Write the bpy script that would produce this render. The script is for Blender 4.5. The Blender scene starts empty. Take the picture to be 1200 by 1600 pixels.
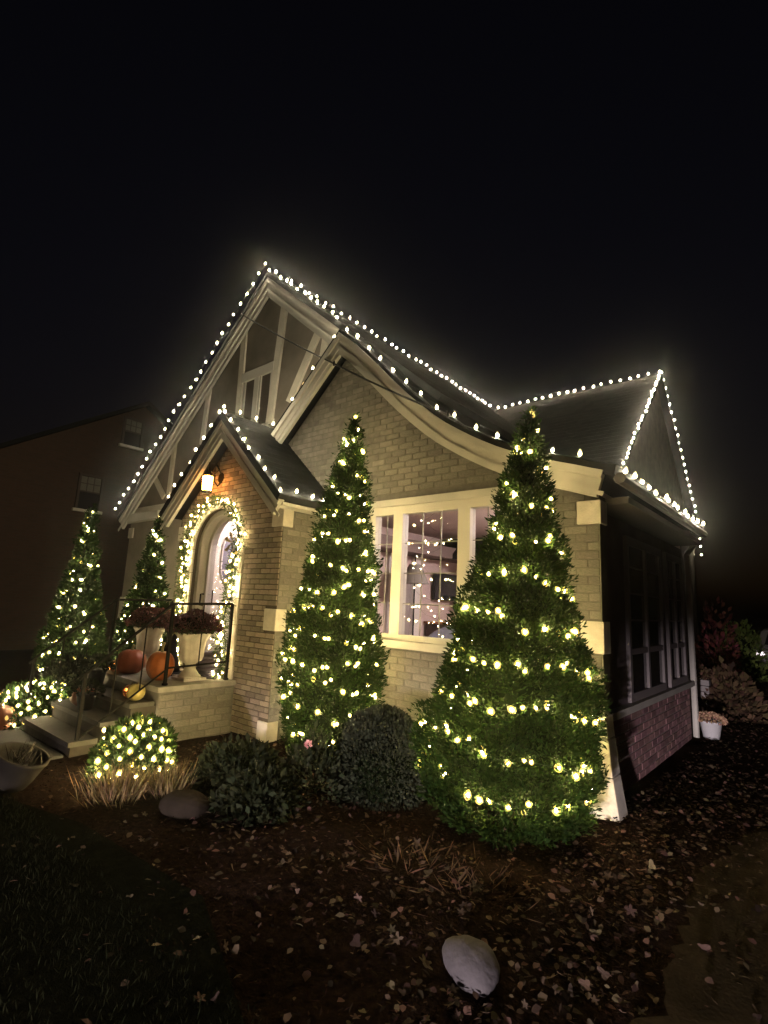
import bpy, bmesh, math, random
import numpy as np
from mathutils import Vector, Matrix
random.seed(7); RNG = np.random.default_rng(7)
rad = math.radians
scene = bpy.context.scene
COL = scene.collection

# ------------------------------------------------------------------ camera
cam_d = bpy.data.cameras.new('camera')
cam_d.sensor_fit = 'HORIZONTAL'; cam_d.sensor_width = 36.0; cam_d.lens = 24.608
cam_d.clip_start = 0.05; cam_d.clip_end = 600
cam = bpy.data.objects.new('camera', cam_d); COL.objects.link(cam)
CAM = Vector((1.5521, -4.7868, 1.6509))
_R = Vector((0.76294, 0.6449, 0.04502)); _U = Vector((0.07635, -0.15904, 0.98431)); _F = Vector((-0.64194, 0.74754, 0.17058))
cam.matrix_world = Matrix(((_R.x, _U.x, -_F.x, CAM.x), (_R.y, _U.y, -_F.y, CAM.y), (_R.z, _U.z, -_F.z, CAM.z), (0, 0, 0, 1)))
scene.camera = cam

# ------------------------------------------------------------------ night sky
world = bpy.data.worlds.new('World'); scene.world = world; world.use_nodes = True
wn = world.node_tree
sky = wn.nodes.new('ShaderNodeTexSky'); sky.sky_type = 'NISHITA'; sky.sun_disc = False
sky.sun_elevation = rad(1.0); sky.sun_rotation = rad(140); sky.air_density = 1.0; sky.dust_density = 3.0
bgn = wn.nodes['Background']; bgn.inputs['Strength'].default_value = 0.0060
tint = wn.nodes.new('ShaderNodeMix'); tint.data_type = 'RGBA'; tint.blend_type = 'MULTIPLY'; tint.inputs['Factor'].default_value = 1.0
tint.inputs['B'].default_value = (1.0, 0.72, 0.95, 1.0)
wn.links.new(sky.outputs[0], tint.inputs['A']); wn.links.new(tint.outputs['Result'], bgn.inputs['Color'])

# the one outdoor lamp: low white headlight beam coming up the street behind the photographer
ld = bpy.data.lights.new('street_beam', 'SPOT'); ld.energy = 11000; ld.color = (1.0, 0.86, 0.88)
ld.spot_size = rad(80); ld.spot_blend = 0.25; ld.shadow_soft_size = 0.12
lo = bpy.data.objects.new('street_beam', ld); COL.objects.link(lo)
lo.location = (2.6, -13.5, 0.85)
lo.rotation_euler = Vector((-0.215, 1.0, -math.tan(rad(37.6)))).to_track_quat('-Z', 'Y').to_euler()

# ------------------------------------------------------------------ exposure / sampling
scene.view_settings.view_transform = 'Standard'; scene.view_settings.look = 'None'
scene.view_settings.exposure = 0.0; scene.view_settings.gamma = 1.0
scene.view_settings.use_curve_mapping = False
cy = scene.cycles
cy.use_denoising = True
try: cy.denoiser = 'OPENIMAGEDENOISE'
except Exception: pass
cy.use_light_tree = True
cy.max_bounces = 5; cy.diffuse_bounces = 3; cy.glossy_bounces = 3; cy.transmission_bounces = 4; cy.transparent_max_bounces = 12
cy.volume_bounces = 0
cy.sample_clamp_indirect = 4.0
cy.caustics_reflective = False; cy.caustics_refractive = False

# ------------------------------------------------------------------ materials
MATS = {}
def M(name, col, rough=0.8, var=0.0, vscale=8.0, bump=0.0, bscale=60.0, rnd=None, rvar=0.0, metal=0.0, trans=0.0, spec=0.3, coat=0.0):
    """plain procedural material; rnd = 'object' / 'island' varies brightness and hue per piece"""
    if name in MATS: return MATS[name]
    m = bpy.data.materials.new(name); m.use_nodes = True; nt = m.node_tree; N = nt.nodes; L = nt.links
    b = N['Principled BSDF']; b.inputs['Roughness'].default_value = rough; b.inputs['Metallic'].default_value = metal
    b.inputs['Specular IOR Level'].default_value = spec
    if coat: b.inputs['Coat Weight'].default_value = coat
    tc = N.new('ShaderNodeTexCoord')
    src = None
    rgb = N.new('ShaderNodeRGB'); rgb.outputs[0].default_value = (*col, 1); src = rgb.outputs[0]
    def vary(src, fac, amount):
        hsv = N.new('ShaderNodeHueSaturation'); L.new(src, hsv.inputs['Color'])
        mr = N.new('ShaderNodeMapRange'); mr.inputs[3].default_value = 1 - amount; mr.inputs[4].default_value = 1 + amount
        L.new(fac, mr.inputs[0]); L.new(mr.outputs[0], hsv.inputs['Value'])
        return hsv
    if var:
        nz = N.new('ShaderNodeTexNoise'); nz.inputs['Scale'].default_value = vscale; nz.inputs['Detail'].default_value = 6
        L.new(tc.outputs['Object'], nz.inputs['Vector'])
        st = N.new('ShaderNodeMapRange'); st.inputs[1].default_value = 0.28; st.inputs[2].default_value = 0.72
        L.new(nz.outputs['Fac'], st.inputs[0])
        src = vary(src, st.outputs[0], var).outputs[0]
    if rnd:
        if rnd == 'object':
            oi = N.new('ShaderNodeObjectInfo'); r = oi.outputs['Random']
        else:
            g = N.new('ShaderNodeNewGeometry'); r = g.outputs['Random Per Island']
        h = vary(src, r, rvar)
        m2 = N.new('ShaderNodeMath'); m2.operation = 'FRACT'
        m3 = N.new('ShaderNodeMath'); m3.operation = 'MULTIPLY'; m3.inputs[1].default_value = 7.31
        L.new(r, m3.inputs[0]); L.new(m3.outputs[0], m2.inputs[0])
        mr = N.new('ShaderNodeMapRange'); mr.inputs[3].default_value = 0.5 - rvar * 0.06; mr.inputs[4].default_value = 0.5 + rvar * 0.06
        L.new(m2.outputs[0], mr.inputs[0]); L.new(mr.outputs[0], h.inputs['Hue'])
        src = h.outputs[0]
    L.new(src, b.inputs['Base Color'])
    if bump:
        bz = N.new('ShaderNodeTexNoise'); bz.inputs['Scale'].default_value = bscale; bz.inputs['Detail'].default_value = 5
        L.new(tc.outputs['Object'], bz.inputs['Vector'])
        bp = N.new('ShaderNodeBump'); bp.inputs['Strength'].default_value = bump; bp.inputs['Distance'].default_value = 0.01
        L.new(bz.outputs['Fac'], bp.inputs['Height']); L.new(bp.outputs[0], b.inputs['Normal'])
    if trans:
        out = N['Material Output']; tr = N.new('ShaderNodeBsdfTranslucent'); L.new(src, tr.inputs['Color'])
        mx = N.new('ShaderNodeMixShader'); mx.inputs[0].default_value = trans
        L.new(b.outputs[0], mx.inputs[1]); L.new(tr.outputs[0], mx.inputs[2]); L.new(mx.outputs[0], out.inputs['Surface'])
    MATS[name] = m
    return m

def EM(name, col, strength):
    if name in MATS: return MATS[name]
    m = bpy.data.materials.new(name); m.use_nodes = True; nt = m.node_tree
    nt.nodes.remove(nt.nodes['Principled BSDF'])
    e = nt.nodes.new('ShaderNodeEmission'); e.inputs[0].default_value = (*col, 1); e.inputs[1].default_value = strength
    nt.links.new(e.outputs[0], nt.nodes['Material Output'].inputs['Surface'])
    MATS[name] = m
    return m

def GLASS(name, tint=(1, 1, 1), boost=1.0):
    if name in MATS: return MATS[name]
    m = bpy.data.materials.new(name); m.use_nodes = True; nt = m.node_tree; N = nt.nodes; L = nt.links
    N.remove(N['Principled BSDF'])
    t = N.new('ShaderNodeBsdfTransparent'); t.inputs[0].default_value = (*tint, 1)
    g = N.new('ShaderNodeBsdfGlossy'); g.inputs['Roughness'].default_value = 0.015
    fr = N.new('ShaderNodeFresnel'); ge = N.new('ShaderNodeNewGeometry')
    io = N.new('ShaderNodeMapRange'); io.inputs[3].default_value = 1.5; io.inputs[4].default_value = 1/1.5   # thin pane: same reflectance from both faces
    L.new(ge.outputs['Backfacing'], io.inputs[0]); L.new(io.outputs[0], fr.inputs[0])
    mu = N.new('ShaderNodeMath'); mu.operation = 'MULTIPLY'; mu.inputs[1].default_value = boost; mu.use_clamp = True
    L.new(fr.outputs[0], mu.inputs[0])
    mx = N.new('ShaderNodeMixShader'); L.new(mu.outputs[0], mx.inputs[0]); L.new(t.outputs[0], mx.inputs[1]); L.new(g.outputs[0], mx.inputs[2])
    L.new(mx.outputs[0], N['Material Output'].inputs['Surface'])
    MATS[name] = m
    return m

TRIM = M('cream_painted_trim', (0.42, 0.40, 0.36), 0.55, var=0.12, vscale=3, bump=0.15, bscale=30)
TIMBER = M('pale_painted_timber', (0.60, 0.56, 0.48), 0.6, var=0.14, vscale=4, bump=0.2, bscale=40)
STUCCO = M('grey_brown_stucco', (0.20, 0.175, 0.145), 0.95, var=0.22, vscale=2.2, bump=0.5, bscale=120)
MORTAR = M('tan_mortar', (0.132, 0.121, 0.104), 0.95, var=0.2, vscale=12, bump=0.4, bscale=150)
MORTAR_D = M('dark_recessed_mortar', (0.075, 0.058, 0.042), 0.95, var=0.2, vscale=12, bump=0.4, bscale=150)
MORTAR_R = M('grey_mortar', (0.20, 0.17, 0.155), 0.95, var=0.2, vscale=12)
BR = dict(bump=0.6, bscale=70, var=0.24, vscale=9)
BRICK_O = M('tan_brick', (0.165, 0.152, 0.130), 0.9, rnd='object', rvar=0.20, **BR)
BRICK_I = M('tan_brick_joined', (0.165, 0.152, 0.130), 0.9, rnd='island', rvar=0.20, **BR)
BRICK_PO = M('brown_brick', (0.22, 0.180, 0.140), 0.9, rnd='object', rvar=0.30, **BR)
BRICK_PI = M('brown_brick_joined', (0.22, 0.180, 0.140), 0.9, rnd='island', rvar=0.30, **BR)
BRICK_RO = M('red_brick', (0.20, 0.105, 0.105), 0.9, rnd='object', rvar=0.35, **BR)
BRICK_RI = M('red_brick_joined', (0.20, 0.105, 0.105), 0.9, rnd='island', rvar=0.35, **BR)
STONE = M('limestone', (0.50, 0.46, 0.40), 0.85, var=0.15, vscale=9, bump=0.5, bscale=55)
CONC = M('pale_concrete', (0.06, 0.055, 0.048), 0.9, var=0.2, vscale=7, bump=0.4, bscale=90)
SHING = M('charcoal_shingle', (0.012, 0.012, 0.013), 0.92, rnd='island', rvar=0.35, bump=0.5, bscale=180, spec=0.03)
ROOFD = M('dark_roof_deck', (0.014, 0.014, 0.015), 0.9, bump=0.3, bscale=100, spec=0.03)
IRON = M('black_wrought_iron', (0.008, 0.007, 0.006), 0.7, bump=0.2, bscale=120, spec=0.06)
WIREM = M('dark_green_light_wire', (0.012, 0.02, 0.012), 0.6)
CABLE = M('black_cable', (0.008, 0.008, 0.008), 0.7)
SASH = M('white_window_sash', (0.48, 0.455, 0.41), 0.5, bump=0.1, bscale=40)
GREYMUNT = M('grey_muntin_bar', (0.30, 0.28, 0.26), 0.5)
PANE = GLASS('window_glass', (0.94, 0.95, 0.95), 1.15)
BULB = EM('warm_white_filament_glow', (1.0, 0.86, 0.56), 760.0)
MINI = EM('warm_yellow_mini_filament_glow', (1.0, 0.76, 0.32), 720.0)
MINIW = EM('soft_white_mini_filament_glow', (1.0, 0.80, 0.44), 650.0)
def HALO_CAPSULE(name, col, strength):
    """clear bulb glass with a soft halo painted in as faint emission"""
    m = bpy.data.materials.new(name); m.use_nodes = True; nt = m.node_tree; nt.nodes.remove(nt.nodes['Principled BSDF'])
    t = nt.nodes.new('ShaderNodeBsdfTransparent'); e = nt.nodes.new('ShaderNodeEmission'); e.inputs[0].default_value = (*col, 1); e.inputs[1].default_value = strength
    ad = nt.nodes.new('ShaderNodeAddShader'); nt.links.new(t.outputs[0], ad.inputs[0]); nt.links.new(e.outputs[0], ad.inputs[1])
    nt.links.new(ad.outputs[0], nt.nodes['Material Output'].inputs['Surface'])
    m.cycles.emission_sampling = 'NONE'  # painted glow only, not sampled as a light
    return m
CAP_C9 = HALO_CAPSULE('warm_bulb_halo_glass', (1.0, 0.76, 0.36), 0.9)
CAP_MINI = HALO_CAPSULE('yellow_mini_halo_glass', (1.0, 0.66, 0.16), 0.9)

# ------------------------------------------------------------------ mesh helpers
class MB:
    def __init__(self): self.v = []; self.f = []
    def add(self, vs, fs):
        o = len(self.v); self.v += [tuple(p) for p in vs]; self.f += [tuple(i + o for i in f) for f in fs]; return self
    def box(self, x0, x1, y0, y1, z0, z1):
        return self.add([(x0,y0,z0),(x1,y0,z0),(x1,y1,z0),(x0,y1,z0),(x0,y0,z1),(x1,y0,z1),(x1,y1,z1),(x0,y1,z1)],
                        [(0,3,2,1),(4,5,6,7),(0,1,5,4),(1,2,6,5),(2,3,7,6),(3,0,4,7)])
    def beam(self, a, b, w, d, up=(0, 0, 1)):
        """rectangular bar from a to b; w across (perp to up and axis), d along up"""
        a = Vector(a); b = Vector(b); t = (b - a).normalized(); s = t.cross(Vector(up)).normalized(); u = s.cross(t).normalized()
        vs = []
        for p in (a, b):
            for i, j in ((-1, -1), (1, -1), (1, 1), (-1, 1)): vs.append(p + s * (w / 2 * i) + u * (d / 2 * j))
        return self.add(vs, [(0,3,2,1),(4,5,6,7),(0,1,5,4),(1,2,6,5),(2,3,7,6),(3,0,4,7)])
    def prism_y(self, poly, y0, y1):
        """polygon of (x, z), extruded along y"""
        n = len(poly); vs = [(x, y0, z) for x, z in poly] + [(x, y1, z) for x, z in poly]
        area = sum(poly[i][0]*poly[(i+1)%n][1]-poly[(i+1)%n][0]*poly[i][1] for i in range(n))
        f = [tuple(range(n)), tuple(range(2*n-1, n-1, -1))] + [(i, i+n, (i+1)%n+n, (i+1)%n) for i in range(n)]
        if area < 0: f = [tuple(reversed(q)) for q in f]
        return self.add(vs, f)
    def prism_x(self, poly, x0, x1):
        n = len(poly); vs = [(x0, y, z) for y, z in poly] + [(x1, y, z) for y, z in poly]
        area = sum(poly[i][0]*poly[(i+1)%n][1]-poly[(i+1)%n][0]*poly[i][1] for i in range(n))
        f = [tuple(range(n-1, -1, -1)), tuple(range(n, 2*n))] + [(i, (i+1)%n, (i+1)%n+n, i+n) for i in range(n)]
        if area < 0: f = [tuple(reversed(q)) for q in f]
        return self.add(vs, f)
    def ribbon(self, pts, wid, y0, y1, ends=True):
        """band following a polyline in xz, hanging wid below it, extruded y0..y1"""
        P = [Vector((p[0], 0, p[1])) for p in pts]; n = len(P); low = []
        for i, p in enumerate(P):
            t = (P[min(i+1, n-1)] - P[max(i-1, 0)]).normalized(); nn = Vector((t.z, 0, -t.x))
            if nn.z > 0: nn = -nn
            low.append(p + nn * wid)
        vs = []
        for p, q in zip(P, low): vs += [(p.x, y0, p.z), (p.x, y1, p.z), (q.x, y1, q.z), (q.x, y0, q.z)]
        f = []
        for i in range(n-1):
            for k in range(4): f.append((4*i+k, 4*i+(k+1)%4, 4*i+4+(k+1)%4, 4*i+4+k))
        f += [(3,2,1,0), tuple(4*(n-1)+k for k in range(4))]
        return self.add(vs, f)
    def tube(self, pts, r, n=6, close=True):
        P = [Vector(p) for p in pts]; m = len(P); vs = []; prev = None
        for i, p in enumerate(P):
            t = (P[min(i+1, m-1)] - P[max(i-1, 0)]).normalized()
            a = prev if prev is not None else (Vector((0,0,1)) if abs(t.z) < .9 else Vector((1,0,0)))
            s = (a - t * a.dot(t)).normalized(); prev = s; u = t.cross(s)
            rr = r[i] if isinstance(r, (list, tuple)) else r
            for k in range(n):
                an = 2*math.pi*k/n; vs.append(p + s*(rr*math.cos(an)) + u*(rr*math.sin(an)))
        f = [(i*n+k, i*n+(k+1)%n, (i+1)*n+(k+1)%n, (i+1)*n+k) for i in range(m-1) for k in range(n)]
        if close: f += [tuple(range(n-1, -1, -1)), tuple(range((m-1)*n, m*n))]
        return self.add(vs, f)
    def lathe(self, prof, n=24, c=(0, 0, 0), rib=0, amp=0.0):
        vs = []; m = len(prof)
        for r, z in prof:
            for k in range(n):
                a = 2*math.pi*k/n; rr = r*(1 + amp*abs(math.cos(rib*a/2)) - amp*0.6) if rib else r
                vs.append((c[0]+rr*math.cos(a), c[1]+rr*math.sin(a), c[2]+z))
        f = [(i*n+k, i*n+(k+1)%n, (i+1)*n+(k+1)%n, (i+1)*n+k) for i in range(m-1) for k in range(n)]
        f += [tuple(range(n-1, -1, -1)), tuple(range((m-1)*n, m*n))]
        return self.add(vs, f)
    def mesh(self, name, mat=None, smooth=False):
        me = bpy.data.meshes.new(name); me.from_pydata(self.v, [], self.f)
        if mat: me.materials.append(mat)
        if smooth: me.polygons.foreach_set('use_smooth', [True]*len(me.polygons))
        me.update(); return me
    def obj(self, name, mat, parent=None, smooth=False, loc=None):
        return link(name, self.mesh(name, mat, smooth), parent, loc)

def link(name, me, parent=None, loc=None):
    o = bpy.data.objects.new(name, me); COL.objects.link(o)
    if parent: o.parent = parent
    if loc is not None: o.location = loc
    return o
def tag(o, label, cat, group=None):
    o['label'] = label; o['category'] = cat
    if group: o['group'] = group
    return o
def thing(name, label, cat, loc=(0, 0, 0), group=None):
    return tag(link(name, None, None, loc), label, cat, group)
def struct(o): o['kind'] = 'structure'; return o
def smooth_by_angle(o, ang=40):
    me = o.data; bm = bmesh.new(); bm.from_mesh(me)
    for f in bm.faces: f.smooth = True
    for e in bm.edges:
        if len(e.link_faces) == 2 and e.calc_face_angle(0) > rad(ang): e.smooth = False
    bm.to_mesh(me); bm.free()

def cloud_mesh(name, P, D, L, W, mat, fold=0.25, nrm=None, oval=False):
    """many small leaf-shaped faces: P positions, D directions, L lengths, W widths"""
    n = len(P)
    D = D / np.linalg.norm(D, axis=1, keepdims=True)
    A = RNG.normal(size=(n, 3)) if nrm is None else nrm
    S = np.cross(D, A); S /= (np.linalg.norm(S, axis=1, keepdims=True) + 1e-9)
    Nn = np.cross(S, D)
    L = L[:, None]; W = W[:, None]
    if oval:
        w = W*0.5
        V = np.stack([P, P+D*L*.22+S*w*.75+Nn*W*fold*.6, P+D*L*.58+S*w+Nn*W*fold, P+D*L, P+D*L*.58-S*w+Nn*W*fold, P+D*L*.22-S*w*.75+Nn*W*fold*.6], 1).reshape(-1, 3).astype(np.float32); q = 6
    else:
        V = None; q = 4
    v0 = P; v1 = P + D*L*0.45 + S*W*0.5 + Nn*W*fold; v2 = P + D*L; v3 = P + D*L*0.45 - S*W*0.5 + Nn*W*fold
    if V is None: V = np.stack([v0, v1, v2, v3], 1).reshape(-1, 3).astype(np.float32)
    F = np.arange(n*q, dtype=np.int32)
    me = bpy.data.meshes.new(name); me.vertices.add(n*q); me.vertices.foreach_set('co', V.ravel())
    me.loops.add(n*q); me.loops.foreach_set('vertex_index', F)
    me.polygons.add(n); me.polygons.foreach_set('loop_start', np.arange(0, n*q, q, dtype=np.int32))
    me.polygons.foreach_set('loop_total', np.full(n, q, dtype=np.int32))
    me.materials.append(mat); me.update(calc_edges=True)
    return me

_ico = {}
def ico_mesh(name, mat, r, sx=1, sy=1, sz=1, sub=1):
    k = (name, mat.name, r, sx, sy, sz)
    if k not in _ico:
        bm = bmesh.new(); bmesh.ops.create_icosphere(bm, subdivisions=sub, radius=r)
        bmesh.ops.scale(bm, vec=(sx, sy, sz), verts=bm.verts)
        for f in bm.faces: f.smooth = True
        me = bpy.data.meshes.new(name); bm.to_mesh(me); bm.free(); me.materials.append(mat); _ico[k] = me
    return _ico[k]

def bulb_mesh(core_prof, glass_prof, core_mat, glass_mat, n=8):
    b = MB().lathe(core_prof, n); k = len(b.f); b.lathe(glass_prof, n)
    me = b.mesh('bulb', core_mat, True); me.materials.append(glass_mat)
    for i, p in enumerate(me.polygons): p.material_index = 0 if i < k else 1
    return me
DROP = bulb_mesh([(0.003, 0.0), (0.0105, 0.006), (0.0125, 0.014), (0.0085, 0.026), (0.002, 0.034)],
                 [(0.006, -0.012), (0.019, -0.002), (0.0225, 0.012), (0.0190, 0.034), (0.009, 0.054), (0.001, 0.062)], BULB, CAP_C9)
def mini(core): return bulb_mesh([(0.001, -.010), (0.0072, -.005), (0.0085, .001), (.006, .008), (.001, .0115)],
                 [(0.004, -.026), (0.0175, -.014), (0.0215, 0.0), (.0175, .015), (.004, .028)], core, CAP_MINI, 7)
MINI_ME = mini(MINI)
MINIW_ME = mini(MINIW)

def string_lights(path, spacing, label, mesh=None, jitter=0.012, tilt=0.25, sag=0.008, up=(0, 0, 1), start=0.0, name='string_lights', group='strings of bulbs along the roof edges', wire_r=0.004):
    """a string of bulbs clipped along a polyline: wire plus one object per bulb"""
    P = [Vector(p) for p in path]; seg = [(P[i+1]-P[i]).length for i in range(len(P)-1)]; T = sum(seg)
    def at(s):
        for i, l in enumerate(seg):
            if s <= l or i == len(seg)-1: return P[i].lerp(P[i+1], min(1.0, s/l))
            s -= l
    root = thing(name, label, 'string lights', P[0], group)
    n = max(2, int((T-start)/spacing)+1); wire = []
    up = Vector(up)
    for i in range(n):
        s = min(T, start + i*spacing); p = at(s) + Vector((random.gauss(0, jitter), random.gauss(0, jitter), random.gauss(0, jitter*0.6)))
        b = link('bulb', mesh or DROP, root, p - P[0] + up*0.018)
        d = (up + Vector((random.gauss(0, tilt), random.gauss(0, tilt), random.gauss(0, tilt)))).normalized()
        b.rotation_euler = d.to_track_quat('Z', 'Y').to_euler()
        sc = random.uniform(0.9, 1.12); b.scale = (sc*.9, sc*.9, sc*.9)
        wire.append(p - P[0])
        if i < n-1:
            wire.append(at(min(T, s+spacing/2)) - P[0] - Vector((0, 0, sag)))
    MB().tube(wire, wire_r, 4).obj('wire', WIREM, root)
    return root

# ------------------------------------------------------------------ brickwork
_bm = bmesh.new(); bmesh.ops.create_cube(_bm, size=1.0)
UNIT = {}
def brick_unit(mat):
    if mat.name not in UNIT:
        b = MB(); e = 0.46
        # front face chamfered a little (front = -y)
        vs = [(-.5,.5,-.5),(.5,.5,-.5),(.5,.5,.5),(-.5,.5,.5), (-.5,-.3,-.5),(.5,-.3,-.5),(.5,-.3,.5),(-.5,-.3,.5), (-.485,-.5,-e),(.485,-.5,-e),(.485,-.5,e),(-.485,-.5,e)]
        fs = [(0,3,2,1)[::-1],(4,5,1,0),(5,6,2,1),(6,7,3,2),(7,4,0,3),(8,9,5,4),(9,10,6,5),(10,11,7,6),(11,8,4,7),(8,11,10,9)[::-1]]
        UNIT[mat.name] = b.add(vs, fs).mesh('brick', mat)
    return UNIT[mat.name]
def lay_bricks(wall, origin, ux, nrm, vmax, intervals, mat_o, mat_i, bl=0.203, bh=0.065, joint=0.011, depth=0.03, proud=0.008, v0=0.0, limit=300):
    """running bond on a vertical wall: individual bricks as children, the rest as one 'stuff' part"""
    ux = Vector(ux); nrm = Vector(nrm); O = Vector(origin); rotz = math.atan2(ux.y, ux.x)
    rows = []; course = bh + joint; k = 0; v = v0
    while v + bh <= vmax:
        A = intervals(v); B = intervals(v + bh)
        ints = [(max(a[0], b[0]), min(a[1], b[1])) for a in A for b in B if min(a[1], b[1]) - max(a[0], b[0]) > 0.05]
        for a0, a1 in ints:
            s = math.floor((a0 - (k % 2)*bl/2) / (bl+joint))*(bl+joint) + (k % 2)*(bl+joint)/2
            while s < a1:
                b0 = max(s, a0 + 0.002); b1 = min(s + bl, a1 - 0.002)
                if b1 - b0 > 0.035: rows.append((b0, b1, v, v + bh))
                s += bl + joint
        v += course; k += 1
    def centre(r): return O + ux*((r[0]+r[1])/2) + Vector((0, 0, (r[2]+r[3])/2)) + nrm*(proud - depth/2 + random.uniform(-.0025, .0025))
    rows.sort(key=lambda r: (centre(r) - CAM).length)
    unit = brick_unit(mat_o); wl = wall.matrix_world.inverted() if False else None
    for r in rows[:limit]:
        c = centre(r); o = link('brick', unit, wall, c); o.scale = (r[1]-r[0], depth, r[3]-r[2]); o.rotation_euler = (random.gauss(0, .004), random.gauss(0, .004), rotz)
    rest = rows[limit:]
    if rest:
        mb = MB(); uv = unit.vertices; fs = [tuple(p.vertices) for p in unit.polygons]
        cr, sr = math.cos(rotz), math.sin(rotz)
        for r in rest:
            c = centre(r); vs = []
            for q in uv:
                x, y, z = q.co.x*(r[1]-r[0]), q.co.y*depth, q.co.z*(r[3]-r[2])
                vs.append((c.x + cr*x - sr*y, c.y + sr*x + cr*y, c.z + z))
            mb.add(vs, fs)
        mb.obj('brickwork', mat_i, wall)['kind'] = 'stuff'

def clip_hole(ints, h0, h1):
    out = []
    for a, b in ints:
        if h1 <= a or h0 >= b: out.append((a, b)); continue
        if h0 > a: out.append((a, h0))
        if h1 < b: out.append((h1, b))
    return out

# =================================================================== GROUND
def grid_axis(lo, hi, fine0, fine1, step):
    a = list(np.arange(fine0, fine1 + 1e-6, step)); x = fine0; s = step
    left = []
    while x > lo: s *= 1.6; x -= s; left.append(max(x, lo))
    x = fine1; s = step; right = []
    while x < hi: s *= 1.6; x += s; right.append(min(x, hi))
    return sorted(set(left)) + a + sorted(set(right))
def gz(x, y):
    return 0.02*math.sin(1.7*x+0.6)*math.cos(1.3*y) + 0.012*math.sin(4.1*x+2.2*y) + 0.008*math.sin(9*x-7*y)
def hnear(x, y):
    f = max(0.0, 1 - max(0, abs(x+1.5)-5)/4) * max(0.0, 1 - max(0, abs(y+1)-6)/4)
    return gz(x, y)*f
GX = grid_axis(-160, 160, -7.5, 3.0, 0.07); GY = grid_axis(-160, 200, -6.0, 6.0, 0.07)
gv = [(x, y, hnear(x, y) - 0.004) for y in GY for x in GX]; nx = len(GX)
gf = [(j*nx+i, j*nx+i+1, (j+1)*nx+i+1, (j+1)*nx+i) for j in range(len(GY)-1) for i in range(nx-1)]
SOIL = M('dark_mulch_soil', (0.013, 0.008, 0.006), 1.0, var=0.6, vscale=26, bump=1.0, bscale=70, spec=0.0)
gb = MB(); gb.v = gv; gb.f = gf
ground = struct(gb.obj('ground', SOIL, smooth=True))

# =================================================================== HOUSE
house = thing('house', 'tan brick tudor cottage with half-timbered gable, arched entry porch and lit roof edges', 'house', (0, 0, 0))
SL = 0.84
PK = (-5.967, 7.49)      # tall gable peak (x, z) at its rake plane y = 0.40
GWY = 0.55               # half-timbered wall plane

# ---- tall half-timbered gable
gw = MB().prism_y([(-10.7, 0), (-6.07, 0), (-6.07, PK[1]-0.30), (-10.7, 3.35)], GWY, GWY+0.2).prism_y([(-6.07, 3.10), (-1.6, 3.10), (-1.6, 3.55), (PK[0], PK[1]-0.22), (-6.07, PK[1]-0.30)], GWY, GWY+0.2).obj('gable_wall', STUCCO, house)
def timber(x0, z0, x1, z1, w=0.16, d=0.045):
    MB().beam((x0, GWY - d/2 + 0.002, z0), (x1, GWY - d/2 + 0.002, z1), w, d, up=(0, 1, 0)).obj('timber', TIMBER, gw)
def ht(x, z): return (1.552 + (x-1.552)*1.0289, 1.651 + (z-1.651)*1.0289)
def T(a, b, w=0.16, d=0.045): timber(*ht(*a), *ht(*b), w, d)
T((-5.37, 6.80), (-5.54, 4.55), 0.17)
T((-6.55, 6.80), (-6.49, 4.55), 0.15, 0.041)
T((-4.42, 5.92), (-5.05, 4.83), 0.16, 0.043)
T((-4.25, 5.86), (-4.33, 5.20), 0.13, 0.039)
T((-7.58, 5.90), (-7.66, 4.55), 0.13, 0.041)
T((-8.73, 4.95), (-8.75, 3.55), 0.13, 0.043)
T((-9.68, 4.30), (-8.95, 3.62), 0.13, 0.039)
T((-10.55, 3.36), (-5.9, 3.36), 0.22, 0.05)
# attic window between two studs
aw = MB().box(-6.70, -5.73, GWY-0.05, GWY+0.01, 5.62, 5.80).obj('attic_window', SASH, house)
MB().box(-6.70, -5.73, GWY-0.06, GWY+0.01, 4.55, 4.66).obj('sill', SASH, aw)
MB().box(-6.24, -6.14, GWY-0.045, GWY+0.01, 4.66, 5.62).obj('mullion', SASH, aw)
for a, b in ((-6.62, -6.24), (-6.14, -5.76)):
    MB().box(a, a+0.05, GWY-0.035, GWY+0.01, 4.66, 5.62).obj('stile', SASH, aw)
    MB().box(b-0.05, b, GWY-0.035, GWY+0.01, 4.66, 5.62).obj('stile', SASH, aw)
    MB().box(a+0.05, b-0.05, GWY-0.008, GWY-0.004, 4.66, 5.62).obj('pane', M('curtained_glass', (0.10, 0.085, 0.075), 0.12, spec=0.6), aw)
def rake(name, pts, yf, ww=0.24, th=0.05, parent=house):
    """fascia plus crown moulding under a roof edge"""
    r = MB().ribbon(pts, ww, yf, yf+th).obj(name, TRIM, parent)
    MB().ribbon(pts, ww*0.30, yf-0.028, yf-0.002).obj('crown_moulding', TRIM, r)
    MB().ribbon([(p[0], p[1]-ww*0.80) for p in pts], ww*0.16, yf-0.014, yf-0.002).obj('lower_moulding', TRIM, r)
    return r
LEFT_E = (-10.98, PK[1]-SL*(10.98-5.967))
rake('rake_board', [PK, LEFT_E], 0.40, 0.30)
rake('rake_board', [PK, (-3.70, PK[1]-SL*(5.967-3.70))], 0.401, 0.30)
MB().box(-10.93, -9.2, 0.41, 0.54, 3.19, 3.37).obj('eave_return', TRIM, house)

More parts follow.
